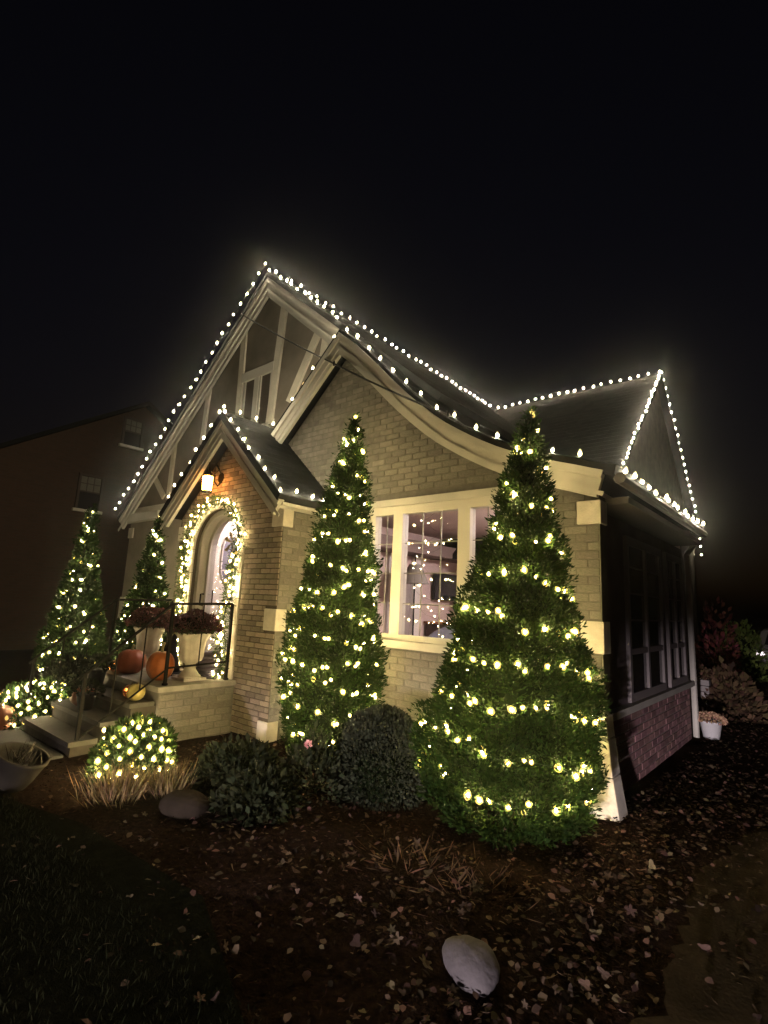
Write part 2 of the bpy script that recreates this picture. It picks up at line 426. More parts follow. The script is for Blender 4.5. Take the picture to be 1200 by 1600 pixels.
# ---- roofs
def shingle_rows(roof, a, b, c, d, rows, per, name='shingles'):
    """thin overlapping courses on the quad a-b (eave) d-c (ridge)"""
    A, B, Cc, D = [Vector(q) for q in (a, b, c, d)]
    n = (B-A).cross(D-A).normalized()
    if n.z < 0: n = -n
    mb = MB()
    for i in range(rows):
        t0, t1 = i/rows, min(1.0, (i+1.25)/rows)
        for k in range(per):
            s0 = (k + (0.5 if i % 2 else 0))/per; s1 = min(1.0, s0 + 1/per - 0.01/per*4)
            if s0 >= 1: continue
            P0 = A.lerp(D, t0).lerp(B.lerp(Cc, t0), s0); P1 = A.lerp(D, t0).lerp(B.lerp(Cc, t0), s1)
            P2 = A.lerp(D, t1).lerp(B.lerp(Cc, t1), s1); P3 = A.lerp(D, t1).lerp(B.lerp(Cc, t1), s0)
            j = random.uniform(0, .004)
            mb.add([P0+n*(.006+j*.3), P1+n*(.006+j*.3), P2+n*.004, P3+n*.004, P0+n*.002, P1+n*.002], [(0,1,2,3), (4,5,1,0)])
    o = mb.obj(name, SHING, roof); o['kind'] = 'stuff'
RT = 0.09
def slab(name, pts_xz, y0, y1): return MB().ribbon(pts_xz, RT, y0, y1).obj(name, ROOFD, house)
up_ = 0.10
RIDGE_Y = 8.93
main_l = slab('roof_slope', [(PK[0], PK[1]+up_), (-11.05, PK[1]+up_-SL*(11.05-5.967))], 0.36, RIDGE_Y)
main_r = slab('roof_slope', [(PK[0], PK[1]+up_), (-2.0, PK[1]+up_-SL*(5.967-2.0))], 0.361, RIDGE_Y)
shingle_rows(main_r, (-2.0, 0.36, PK[1]+up_-SL*3.967), (-2.0, RIDGE_Y, PK[1]+up_-SL*3.967), (PK[0], RIDGE_Y, PK[1]+up_), (PK[0], 0.36, PK[1]+up_), 34, 26)
# cross roof (ridge along x) and its side gable
GXE = -1.296
cr = MB().prism_x([(RIDGE_Y, 7.59), (3.3, 7.59-0.89*(RIDGE_Y-3.3)), (3.3, 7.50-0.89*(RIDGE_Y-3.3)), (RIDGE_Y, 7.50)], -10.9, GXE).obj('roof_slope', ROOFD, house)
MB().prism_x([(RIDGE_Y, 7.59), (12.9, 7.59-0.93*(12.9-RIDGE_Y)), (12.9, 7.50-0.93*(12.9-RIDGE_Y)), (RIDGE_Y, 7.50)], -10.9, GXE).obj('roof_slope', ROOFD, house)
shingle_rows(cr, (GXE, 3.3, 7.59-0.89*5.63), (-5.9, 3.3, 7.59-0.89*5.63), (-5.9, RIDGE_Y, 7.59), (GXE, RIDGE_Y, 7.59), 40, 18)
MB().prism_x([(3.6, 0), (12.6, 0), (12.6, 3.6), (RIDGE_Y, 7.40), (3.6, 2.65)], GXE-0.35, GXE-0.15).obj('side_gable_wall', M('dark_side_brick', (0.10, 0.075, 0.065), 0.9, var=0.3, vscale=5), house)
MB().box(-10.7, -10.5, GWY+0.2, 12.6, 0, 3.3).obj('left_wall', STUCCO, house)
MB().box(-10.7, GXE-0.15, 12.4, 12.6, 0, 3.4).obj('rear_wall', STUCCO, house)

# ---- brick front gable with its swept eave
CURVE = [(-3.30, 5.12), (-2.962, 4.84), (-2.70, 4.585), (-2.493, 4.375), (-2.28, 4.155), (-2.075, 3.955), (-1.88, 3.78), (-1.70, 3.625), (-1.53, 3.495), (-1.361, 3.385),
         (-1.21, 3.290), (-1.051, 3.20), (-0.91, 3.125), (-0.766, 3.058), (-0.60, 2.99), (-0.439, 2.93), (-0.28, 2.875), (-0.139, 2.83), (0.02, 2.775), (0.115, 2.745)]
TOPC = [(x, z+0.12) for x, z in CURVE]
def curve_z(x, pts=CURVE):
    for (a, b), (c, d) in zip(pts, pts[1:]):
        if a <= x <= c: return b + (d-b)*(x-a)/(c-a)
    return pts[-1][1] if x > pts[-1][0] else pts[0][1]
BT = 0.919
LB = (-4.62, 5.12 - BT*1.32)
rake('rake_board', TOPC, -0.22, 0.235)
rake('rake_board', [(-3.30, 5.24), (LB[0], LB[1]+0.12)], -0.219, 0.235)
fr = slab('roof_slope', [(x, z+0.06) for x, z in TOPC] + [(0.22, 2.90)], -0.235, 3.62)
slab('roof_slope', [(-3.30, 5.30), (LB[0], LB[1]+0.18)], -0.234, 1.2)
full = [(x, z+0.06) for x, z in TOPC] + [(0.22, 2.90)]
for i in range(0, len(full)-1):
    a, b = full[i], full[i+1]
    rows = max(1, round(math.dist(a, b)/0.13))
    if i % 1 == 0: shingle_rows(fr, (b[0], -0.235, b[1]), (b[0], 3.62, b[1]), (a[0], 3.62, a[1]), (a[0], -0.235, a[1]), rows, 13)
def wall_top(x):
    return curve_z(x) - 0.08 if x >= -3.30 else 5.12 - 0.08 - BT*(-3.30 - x)
WX0, WX1, WZ0, WZ1 = -2.73, -0.62, 1.245, 2.79      # picture window opening
fw = MB()
top = [(x, z-0.07) for x, z in CURVE if x < 0] + [(-0.002, 2.70)]
fw.prism_y([(-4.55, 0)] + [(WX0, 0), (WX0, wall_top(-3.3)-0.03 - 0.0)][:1] + [(WX0, wall_top(WX0)), (-3.3, 5.03), (-4.55, 5.03-BT*1.25)], 0.0, 0.16)
fw.prism_y([(WX0, 0), (WX1, 0), (WX1, WZ0), (WX0, WZ0)], 0.0, 0.16)
fw.prism_y([(WX0, WZ1), (WX1, WZ1)] + [(x, z) for x, z in reversed(top) if WX0 < x < WX1] + [(WX0, wall_top(WX0))], 0.0, 0.16)
fw.prism_y([(WX1, 0), (-0.002, 0)] + [(x, z) for x, z in reversed(top) if x > WX1] + [(WX1, wall_top(WX1))], 0.0, 0.16)
front_wall = fw.obj('front_wall', MORTAR, house)
QR = [(2.44, 2.655, 0.20), (1.30, 1.575, 0.185), (0.62, 0.80, 0.16), (0.33, 0.61, 0.15), (-0.03, 0.32, 0.24)]
def front_int(v):
    if v < 4.95:
        l = -4.5 if v < 3.9 else -3.30 - (5.0 - v)/BT
        r = -0.012
        if v > 2.66:
            r = -3.25
            for x in np.arange(-3.3, 0, 0.01):
                if curve_z(x)-0.10 > v: r = x
        I = [(max(l, -3.58 if v < 2.75 else l), r)]
    else: return []
    if WZ0-0.11 < v < WZ1+0.10: I = clip_hole(I, WX0-0.09, WX1+0.09)
    for a, b, w in QR:
        if a-0.004 < v < b+0.004: I = clip_hole(I, -w-0.008, 5)
    return [i for i in I if i[1]-i[0] > 0.05]
lay_bricks(front_wall, (0, 0, 0), (1, 0, 0), (0, -1, 0), 4.95, front_int, BRICK_O, BRICK_I)
def stone(parent, x0, x1, y0, y1, z0, z1, flare=0.0):
    b = MB(); c = 0.012
    x1b = x1 + flare; y0b = y0 - flare*0.5
    b.add([(x0,y0b,z0),(x1b,y0b,z0),(x1b,y1,z0),(x0,y1,z0),(x0,y0,z1),(x1,y0,z1),(x1,y1,z1),(x0,y1,z1)], [(0,3,2,1),(4,5,6,7),(0,1,5,4),(1,2,6,5),(2,3,7,6),(3,0,4,7)])
    o = b.obj('quoin_stone', STONE, parent)
    bm = bmesh.new(); bm.from_mesh(o.data); bmesh.ops.bevel(bm, geom=list(bm.edges), offset=0.009, segments=2, profile=0.6, affect='EDGES'); bm.to_mesh(o.data); bm.free()
for i, (a, b, w) in enumerate(QR):
    fl = (0, 0, 0.012, 0.03, 0.06)[i]; base = (0.0, 0.0, 0.0, 0.018, 0.05)[i]
    stone(front_wall, -w, 0.018 + base, -0.028 - base*0.5, 0.15, a, b, fl)
# short wing behind the corner: dark upper wall, red brick below the sill
side = MB().box(-0.30, -0.112, 0.16, 3.9, 0, 2.62).obj('side_wall', M('dark_brown_siding', (0.13, 0.10, 0.105), 0.85, var=0.25, vscale=3, bump=0.3, bscale=30), house)
MB().box(-0.111, -0.098, 0.17, 3.88, 0, 0.70).obj('mortar_face', MORTAR_R, side)
lay_bricks(side, (-0.098, 0, 0), (0, 1, 0), (1, 0, 0), 0.70, lambda v: [(0.19, 3.86)], BRICK_RO, BRICK_RI, limit=200)
MB().box(-0.112, -0.03, 0.17, 3.9, 0.705, 0.77).obj('ledge', TRIM, side)
MB().tube([(-0.06, 3.98, 0.0), (-0.06, 3.98, 2.55), (0.1, 3.7, 2.68)], 0.04, 8).obj('downspout', TRIM, side)
MB().box(-0.3, -0.11, 3.9, 3.93, 0, 2.6).obj('end_wall', MORTAR_R, side)
MB().box(-1.7, -0.3, 3.75, 3.93, 0, 2.62).obj('back_wall', MORTAR_R, side)
DGL = M('dark_night_glass', (0.02, 0.018, 0.02), 0.08, spec=0.6)
SIDEW = M('dull_window_paint', (.19, .165, .165), .6)
for y0, y1 in ((1.05, 2.50), (2.75, 3.70)):
    w = MB().box(-0.112, -0.075, y0, y1, 0.775, 0.86).obj('side_window', SIDEW, house)
    MB().box(-0.112, -0.074, y0, y1, 2.38, 2.47).obj('head', SIDEW, w)
    n = 2
    for k in range(n+1):
        y = y0 + (y1-y0-0.07)*k/n; MB().box(-0.112, -0.073, y, y+0.07, 0.86, 2.38).obj('mullion', SIDEW, w)
    MB().box(-0.112, -0.078, y0+.07, y1-.07, 1.24, 1.30).obj('rail', SIDEW, w)
    for k in range(n):
        y = y0 + (y1-y0-0.07)*k/n + 0.07; e = y + (y1-y0-0.07)/n - 0.07
        MB().box(-0.112, -0.10, y, e, 0.86, 2.38).obj('pane', DGL, w)
        for zz in (1.58, 1.86, 2.14): MB().box(-0.1, -0.092, y, e, zz, zz+0.018).obj('muntin', SIDEW, w)
MB().box(-0.30, 0.20, 0.17, 3.6, 2.64, 2.70).obj('soffit', M('dark_soffit', (0.12, 0.10, 0.085), 0.8), house)
MB().tube([(0.235, -0.2, 2.79), (0.235, 3.6, 2.79)], 0.05, 8).obj('gutter', M('dark_gutter', (0.06, 0.055, 0.05), 0.5), house)

# ---- picture window
pw = MB().box(WX0, WX1, -0.035, 0.08, WZ1-0.095, WZ1).obj('picture_window', SASH, house)
MB().box(WX0-0.08, WX1+0.08, -0.05, -0.001, WZ1+0.002, WZ1+0.085).obj('head_casing', TRIM, pw)
MB().box(WX0-0.08, WX0-0.002, -0.045, -0.001, WZ0, WZ1).obj('side_casing', TRIM, pw)
MB().box(WX1+0.002, WX1+0.08, -0.045, -0.001, WZ0, WZ1).obj('side_casing', TRIM, pw)
MB().box(WX0-0.12, WX1+0.12, -0.085, 0.08, WZ0-0.085, WZ0).obj('sill', TRIM, pw)
MB().box(WX0, WX1, -0.02, 0.08, WZ0+0.001, WZ0+0.06).obj('bottom_rail', SASH, pw)
gz0, gz1 = WZ0+0.06, WZ1-0.095
MU = [(WX0, WX0+0.075), (-2.375, -2.235), (-1.475, -1.325), (-0.965, WX1)]
for a, b in MU: MB().box(a, b, -0.033, 0.08, gz0, gz1).obj('mullion', SASH, pw)
for k in range(3):
    a, b = MU[k][1], MU[k+1][0]
    MB().box(a, b, 0.020, 0.024, gz0, gz1).obj('pane', PANE, pw)
    nv = 3 if k == 1 else 2
    for i in range(1, nv):
        x = a + (b-a)*i/nv; MB().box(x-0.006, x+0.006, 0.0265, 0.034, gz0, gz1).obj('muntin', GREYMUNT, pw)
    for i in range(1, 4):
        z = gz0 + (gz1-gz0)*i/4; MB().box(a, b, 0.027, 0.0335, z-0.006, z+0.006).obj('muntin', GREYMUNT, pw)

# ---- entry porch
PX, PXL, PY = -3.58, -6.06, -0.71
PG = (-4.82, 4.12); PT = 0.915
DC, DR, DS = -5.02, 0.56, 2.30           # door centre, half width, spring height
FLOOR = 0.61
def arch(r, n=16, c=DC): return [(c + r*math.cos(math.pi*i/n), DS + r*math.sin(math.pi*i/n)) for i in range(n+1)]
pwall = MB()
ptop = lambda x: PG[1] - 0.20 - PT*abs(x-PG[0])
A = arch(DR)
pwall.prism_y([(DC+DR, 0), (PX-0.001, 0), (PX-0.001, ptop(PX)), (DC+DR, ptop(DC+DR))], PY, PY+0.30)
pwall.prism_y([(PXL, 0), (DC-DR, 0), (DC-DR, ptop(DC-DR)), (PXL, ptop(PXL))], PY, PY+0.30)
pwall.prism_y([(DC-DR, 0), (DC+DR, 0), (DC+DR, FLOOR-0.02), (DC-DR, FLOOR-0.02)], PY, PY+0.30)
for i in range(len(A)-1):
    (x1, z1), (x0, z0) = A[i], A[i+1]
    xs = [x0, x1]; tp = [(x1, ptop(x1))] + ([(PG[0], ptop(PG[0]))] if x0 < PG[0] < x1 else []) + [(x0, ptop(x0))]
    pwall.prism_y([(x0, z0), (x1, z1)] + tp, PY, PY+0.30)
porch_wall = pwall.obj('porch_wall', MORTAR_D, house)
QP = [(2.53, 2.76, 0.20), (1.26, 1.52, 0.21), (0.0, 0.22, 0.17)]
QPL = [(2.45, 2.66, 0.17), (1.2, 1.42, 0.2)]
def porch_int(v):
    w = (PG[1]-0.24-v)/PT
    I = [(max(PXL+.004, PG[0]-w), min(PX-.004, PG[0]+w))]
    if I[0][1]-I[0][0] < 0.08: return []
    if v < DS: I = clip_hole(I, DC-DR-0.125, DC+DR+0.125)
    elif v < DS+DR+0.125:
        h = math.sqrt(max(0, (DR+0.125)**2-(v-DS)**2)); I = clip_hole(I, DC-h, DC+h)
    for a, b, q in QP:
        if a-0.004 < v < b+0.004: I = clip_hole(I, PX-q-0.006, 5)
    for a, b, q in QPL:
        if a-0.004 < v < b+0.004: I = clip_hole(I, -9, PXL+q+0.006)
    return I
lay_bricks(porch_wall, (0, PY, 0), (1, 0, 0), (0, -1, 0), 3.8, porch_int, BRICK_PO, BRICK_PI, bl=0.185, bh=0.053, joint=0.012, proud=0.013)
pside = MB().box(PX-0.20, PX, PY+0.301, -0.002, 0, 2.80).obj('porch_side_wall', MORTAR, house)
MB().box(PXL, PXL+0.2, PY+0.301, GWY, 0, 2.70).obj('porch_side_wall', MORTAR, house)
MB().box(PX-0.2, PX, PY+0.002, PY+0.300, 0, 2.78).obj('corner_pier', MORTAR, pside)
def side_int(v):
    I = [(PY+0.002, -0.02)]
    for a, b, q in QP:
        if a-0.004 < v < b+0.004: I = clip_hole(I, -9, PY+0.15)
    return I
lay_bricks(pside, (PX, 0, 0), (0, 1, 0), (1, 0, 0), 2.74, side_int, BRICK_O, BRICK_I, limit=200)
for a, b, q in QP: stone(porch_wall, PX-q, PX+0.022, PY-0.024, PY+0.14, a, b)
for a, b, q in QPL: stone(porch_wall, PXL-0.02, PXL+q, PY-0.024, PY+0.12, a, b)
for z0, z1 in ((1.05, 1.52), (2.85, 3.08)): stone(gw, -10.72, -10.5, GWY-0.03, GWY+0.1, z0, z1)
EX = 1.44
rake('rake_board', [PG, (PG[0]-EX, PG[1]-PT*EX)], -0.93, 0.22)
rake('rake_board', [PG, (PG[0]+EX, PG[1]-PT*EX)], -0.929, 0.22)
pr = slab('roof_slope', [(PG[0], PG[1]+0.09), (PG[0]+EX+0.03, PG[1]+0.09-PT*(EX+0.03))], -0.97, GWY)
pl = slab('roof_slope', [(PG[0], PG[1]+0.09), (PG[0]-EX-0.03, PG[1]+0.09-PT*(EX+0.03))], -0.969, GWY)
shingle_rows(pr, (PG[0]+EX+0.03, -0.97, PG[1]+0.09-PT*(EX+0.03)), (PG[0]+EX+0.03, 0.1, PG[1]+0.09-PT*(EX+0.03)), (PG[0], 0.5, PG[1]+0.09), (PG[0], -0.97, PG[1]+0.09), 15, 7)
MB().box(PX-0.01, PX+0.20, -0.90, -0.05, 2.745, 2.785).obj('soffit', TRIM, house)
# arched stone surround, pieces one by one
def ring_piece(r0, r1, a0, a1, y0, y1, parent, name, mat):
    n = 3; pts = [(DC+r1*math.cos(a0+(a1-a0)*i/n), DS+r1*math.sin(a0+(a1-a0)*i/n)) for i in range(n+1)] + \
               [(DC+r0*math.cos(a0+(a1-a0)*i/n), DS+r0*math.sin(a0+(a1-a0)*i/n)) for i in range(n, -1, -1)]
    return MB().prism_y(pts, y0, y1).obj(name, mat, parent)
for k in range(11):
    ring_piece(DR+0.002, DR+0.115, math.pi*k/11+0.006, math.pi*(k+1)/11-0.006, PY-0.026, PY+0.06, porch_wall, 'arch_stone', STONE)
zz = FLOOR
for k in range(5):
    h = (DS-FLOOR)/5
    for s in (-1, 1):
        w = 0.115 + (0.05 if (k % 2 == 0) else 0)
        x0, x1 = sorted((DC+s*(DR+0.002), DC+s*(DR+0.118)))
        MB().box(x0, x1, PY-0.026, PY+0.06, zz+k*h+0.004, zz+(k+1)*h-0.004).obj('jamb_stone', STONE, porch_wall)
# door frame, storm door glass and hall behind
dfm = MB()
for k in range(16):
    a0, a1 = math.pi*k/16, math.pi*(k+1)/16
    for r0, r1, y0, y1 in ((DR-0.075, DR-0.001, PY+0.05, PY+0.30),):
        dfm.prism_y([(DC+r1*math.cos(a0), DS+r1*math.sin(a0)), (DC+r1*math.cos(a1), DS+r1*math.sin(a1)), (DC+r0*math.cos(a1), DS+r0*math.sin(a1)), (DC+r0*math.cos(a0), DS+r0*math.sin(a0))], y0, y1)
dfm.box(DC-DR+0.001, DC-DR+0.075, PY+0.05, PY+0.30, FLOOR, DS).box(DC+DR-0.075, DC+DR-0.001, PY+0.05, PY+0.30, FLOOR, DS)
door_frame = dfm.obj('door_frame', TRIM, house)
IN = DR-0.077
storm = MB()
for k in range(16):
    a0, a1 = math.pi*k/16, math.pi*(k+1)/16; r1, r0 = IN, IN-0.06
    storm.prism_y([(DC+r1*math.cos(a0), DS+r1*math.sin(a0)), (DC+r1*math.cos(a1), DS+r1*math.sin(a1)), (DC+r0*math.cos(a1), DS+r0*math.sin(a1)), (DC+r0*math.cos(a0), DS+r0*math.sin(a0))], PY+0.16, PY+0.20)
storm.box(DC-IN, DC-IN+0.06, PY+0.16, PY+0.20, FLOOR+0.01, DS).box(DC+IN-0.06, DC+IN, PY+0.16, PY+0.20, FLOOR+0.01, DS).box(DC-IN+0.06, DC+IN-0.06, PY+0.16, PY+0.20, FLOOR+0.01, FLOOR+0.25)
entry = storm.obj('entry_door', SASH, house)
MB().prism_y([(DC-IN+0.06, FLOOR+0.25), (DC+IN-0.06, FLOOR+0.25)] + arch(IN-0.06), PY+0.178, PY+0.182).obj('pane', PANE, entry)
MB().tube([(DC-IN+0.03, PY+0.15, 1.50), (DC-IN+0.03, PY+0.10, 1.50), (DC-IN+0.03, PY+0.10, 1.66), (DC-IN+0.03, PY+0.15, 1.66)], 0.012, 6).obj('handle', IRON, entry)
PINK = M('pinkish_painted_plaster', (0.64, 0.49, 0.46), 0.9, var=0.08, vscale=2)
CEIL = M('pale_ceiling', (0.66, 0.52, 0.49), 0.9)
DKWOOD = M('dark_wood', (0.06, 0.04, 0.035), 0.5, var=0.3, vscale=10)
WHITEP = M('white_gloss_paint', (0.72, 0.66, 0.62), 0.4)
hy0, hy1, hx0, hx1 = PY+0.301, 1.55, -5.80, -4.60
hall = MB()
hall.box(hx0-.05, hx0, hy0, hy1, 0.5, 3.2).box(hx1, hx1+.05, hy0, hy1, 0.5, 3.2).box(hx0, hx1, hy1, hy1+.05, 0.5, 3.2)
hall = hall.obj('hall_wall', PINK, house)
MB().box(hx0, hx1, hy0, hy1, 3.0, 3.05).obj('hall_ceiling', CEIL, hall)
MB().box(hx0, hx1, hy0-0.15, hy1, 0.52, 0.585).obj('hall_floor', DKWOOD, hall)
# inner door of the hall with a long arched light, on the left wall of the hall
ind = MB().box(hx0+0.002, hx0+0.045, -0.40, 0.62, 0.59, 2.82).obj('inner_door', WHITEP, house)
iy, iz, irw, irh = 0.02, 2.22, 0.17, 0.37
oval = [(iy+irw*math.copysign(abs(math.cos(t))**.6, math.cos(t)), iz+irh*math.copysign(abs(math.sin(t))**.75, math.sin(t))) for t in np.linspace(0, 2*math.pi, 28, endpoint=False)]
MB().prism_x(oval, hx0+0.046, hx0+0.052).obj('pane', M('blue_grey_night_glass', (0.16, 0.155, 0.20), 0.1, spec=0.6), ind)
MB().tube([(hx0+0.05, y, z) for y, z in oval + oval[:1]], 0.018, 6, False).obj('frame', WHITEP, ind)
MB().box(hx0+0.053, hx0+0.06, iy-irw+.02, iy+irw-.02, 2.03, 2.05).obj('muntin', WHITEP, ind)
MB().box(hx0+0.053, hx0+0.061, iy+0.06, iy+0.08, iz-irh+.03, iz+irh-.03).obj('muntin', WHITEP, ind)
MB().box(hx0+0.046, hx0+0.06, iy-.2, iy+.12, 1.20, 1.42).obj('mail_slot_plate', WHITEP, ind)
MB().tube([(hx0+0.046, -.28, 1.50), (hx0+0.10, -.28, 1.50), (hx0+0.10, -.28, 1.72), (hx0+0.046, -.28, 1.72)], .014, 6).obj('handle', IRON, ind)

# stoop and steps
SX0, SX1, SY = -6.05, -4.29, -1.70
stoop = MB().box(SX0, SX1, SY, PY-0.002, -0.05, FLOOR-0.06).obj('stoop', MORTAR, house)
lay_bricks(stoop, (SX1, 0, 0), (0, 1, 0), (1, 0, 0), 0.54, lambda v: [(SY+.004, PY-.02)], BRICK_O, BRICK_I, limit=80)
MB().box(SX0-0.02, SX1+0.03, SY-0.03, PY-0.002, FLOOR-0.058, FLOOR).obj('cap_slab', M('worn_limestone_slab', (.24, .225, .20), .85, var=.2, vscale=8, bump=.4, bscale=60), stoop)
for k in range(3):
    z = FLOOR - 0.1525*(k+1); y1 = SY - 0.28*k; y0 = y1 - 0.28
    MB().box(SX0+0.25, SX1-0.03, y0, y1-0.002, -0.05, z-0.05).obj('riser', M('dark_riser_brick', (.035, .028, .022), .95, var=.3, vscale=9), stoop)  # riser brick coloured near black, darker than the treads
    MB().box(SX0+0.24, SX1-0.02, y0-0.025, y1-0.032, z-0.048, z).obj('tread', CONC, stoop)
path_ = struct(MB().box(-5.75, -4.35, -9.0, -2.58, -0.06, 0.035).obj('path', CONC))

# =================================================================== ROOM BEHIND THE PICTURE WINDOW
RX0, RX1, RY0, RY1, RZ0, RZ1 = -4.20, -0.32, 0.17, 4.8, 0.40, 2.92
room = MB().box(RX0-.06, RX0, RY0, RY1, RZ0, RZ1).box(RX0, RX1, RY1, RY1+.06, RZ0, RZ1).box(RX1, RX1+.02, RY0, RY1, RZ0, RZ1).obj('room_wall', PINK, house)
MB().box(RX0, RX1, RY0, RY1, RZ1, RZ1+.05).obj('room_ceiling', CEIL, room)
MB().box(RX0, RX1, RY0, RY1, RZ0-.05, RZ0).obj('room_floor', DKWOOD, room)
MB().box(RX0+0.002, RX0+0.5, RY0+0.01, RY1-0.01, 2.50, 2.70).obj('cove_shade_strip', M('mauve_cove_shade', (0.20, 0.15, 0.14), 0.8), room)  # cornice strip coloured dark to stand in for the cove shading
MB().box(RX0+0.003, RX0+0.10, 2.72, 2.88, RZ0, 2.495).obj('column', WHITEP, room)
MB().box(RX0+0.003, RX0+0.05, 2.05, 2.15, RZ0, 2.495).obj('door_casing', WHITEP, room)
MB().box(RX0+0.003, RX0+0.02, 2.15, 2.72, RZ0, 2.3).obj('doorway_panel', M('grey_doorway', (0.30, 0.26, 0.25), 0.8), room)
tv = thing('television', 'dark flat television on the pink wall inside the picture window', 'television', (RX0+0.05, 3.75, 1.75))
MB().box(0, 0.05, -0.42, 0.42, 0, 0.50).obj('bezel', M('black_plastic', (0.012, 0.012, 0.013), 0.35), tv)
MB().box(0.051, 0.055, -0.40, 0.40, 0.02, 0.48).obj('screen', M('dark_screen', (0.02, 0.022, 0.03), 0.1, spec=0.6), tv)
MB().box(-0.048, 0, -0.15, 0.15, 0.12, 0.38).obj('wall_mount', IRON, tv)
con = thing('console_cabinet', 'dark wooden console cabinet below the television inside the picture window', 'cabinet', (RX0+0.05, 3.75, RZ0))
MB().box(0, 0.42, -0.6, 0.6, 0.12, 0.92).obj('body', DKWOOD, con)
MB().box(-0.02, 0.44, -0.63, 0.63, 0.922, 0.96).obj('top', M('red_brown_wood', (0.22, 0.08, 0.05), 0.45, var=0.2), con)
for sx in (0.03, 0.39):
    for sy in (-0.55, 0.55): MB().lathe([(0.02, 0), (0.03, 0.118)], 8, (sx, sy, 0)).obj('leg', DKWOOD, con)
for sy in (-0.3, 0.3): MB().box(0.422, 0.432, sy-0.26, sy+0.26, 0.18, 0.86).obj('door', DKWOOD, con)
pot = thing('houseplant', 'leafy dark houseplant on the console inside the picture window', 'plant', (RX0+0.3, 4.0, RZ0+0.96))
MB().lathe([(0.06, 0), (0.09, 0.02), (0.10, 0.16), (0.09, 0.17)], 12).obj('pot', WHITEP, pot, True)
n = 160; P = RNG.normal(size=(n, 3)); P /= np.linalg.norm(P, axis=1, keepdims=True); P = P*0.13 + np.array([0, 0, 0.30])
link('leaves', cloud_mesh('leaves', P, P-np.array([0, 0, .22]), np.full(n, .09), np.full(n, .04), M('dark_houseplant_leaf', (0.03, 0.05, 0.03), 0.6)), pot)
ch = thing('armchair', 'grey-blue armchair with curved back standing inside the picture window', 'armchair', (-3.35, 2.75, RZ0))
GREYF = M('grey_blue_fabric', (0.16, 0.16, 0.20), 0.9, var=0.15, vscale=20)
MB().box(-0.32, 0.32, -0.30, 0.30, 0.22, 0.44).obj('seat', GREYF, ch)
bp = [(0.36*math.cos(a), 0.34*math.sin(a)) for a in np.linspace(-0.2, math.pi+0.2, 14)]
bb = MB(); 
for i in range(13):
    (x0, y0), (x1, y1) = bp[i], bp[i+1]; h0 = 0.70+0.25*math.sin(math.pi*i/13); h1 = 0.70+0.25*math.sin(math.pi*(i+1)/13)
    bb.add([(x0,y0,.2),(x1,y1,.2),(x1*1.18,y1*1.18,.2),(x0*1.18,y0*1.18,.2),(x0,y0,h0),(x1,y1,h1),(x1*1.18,y1*1.18,h1),(x0*1.18,y0*1.18,h0)], [(0,3,2,1),(4,5,6,7),(0,1,5,4),(1,2,6,5),(2,3,7,6),(3,0,4,7)])
bb.obj('backrest', GREYF, ch)
for sx in (-.26, .26):
    for sy in (-.24, .24): MB().lathe([(0.015, 0), (0.022, 0.22)], 8, (sx, sy, 0)).obj('leg', DKWOOD, ch)
tb = thing('dining_table', 'pale table behind the armchair inside the picture window', 'table', (-2.55, 3.9, RZ0))
MB().box(-0.7, 0.7, -0.45, 0.45, 0.72, 0.76).obj('tabletop', M('pale_grey_table', (0.42, 0.38, 0.38), 0.6), tb)
for sx in (-.62, .62):
    for sy in (-.38, .38): MB().box(sx-.03, sx+.03, sy-.03, sy+.03, 0, 0.719).obj('leg', DKWOOD, tb)
fl = thing('floor_lamp', 'unlit floor lamp with grey tapered shade inside the picture window', 'lamp', (-3.6, 2.05, RZ0))
MB().lathe([(0.14, 0), (0.14, 0.02), (0.015, 0.04), (0.012, 1.55), (0.01, 1.6)], 14).obj('stand', IRON, fl, True)
MB().lathe([(0.24, 1.58), (0.235, 1.585), (0.10, 1.88), (0.098, 1.885)], 18).obj('shade', M('grey_lampshade', (0.20, 0.18, 0.16), 0.9), fl, True)
ps = MB().tube([(0, 0, 1.88), (0, 0, 2.02)], 0.008, 6).obj('finial', IRON, fl)
cl = thing('ceiling_light', 'round ceiling light glowing inside the front room', 'ceiling light', (-1.1, 1.9, RZ1))
MB().lathe([(0.16, -0.10), (0.20, -0.06), (0.20, -0.02)], 20).obj('glass_shade', EM('room_lamp_glow', (1.0, 0.82, 0.77), 480.0), cl, True)
MB().lathe([(0.21, -0.018), (0.21, -0.001)], 20).obj('ceiling_plate', WHITEP, cl)
hl = thing('hall_ceiling_light', 'round ceiling light glowing in the entry hall', 'ceiling light', (-5.1, 0.5, 3.0))
MB().lathe([(0.09, -0.10), (0.12, -0.06), (0.12, -0.02)], 16).obj('glass_shade', EM('hall_lamp_glow', (1.0, 0.82, 0.78), 420.0), hl, True)
MB().lathe([(0.125, -0.018), (0.125, -0.001)], 16).obj('ceiling_plate', WHITEP, hl)

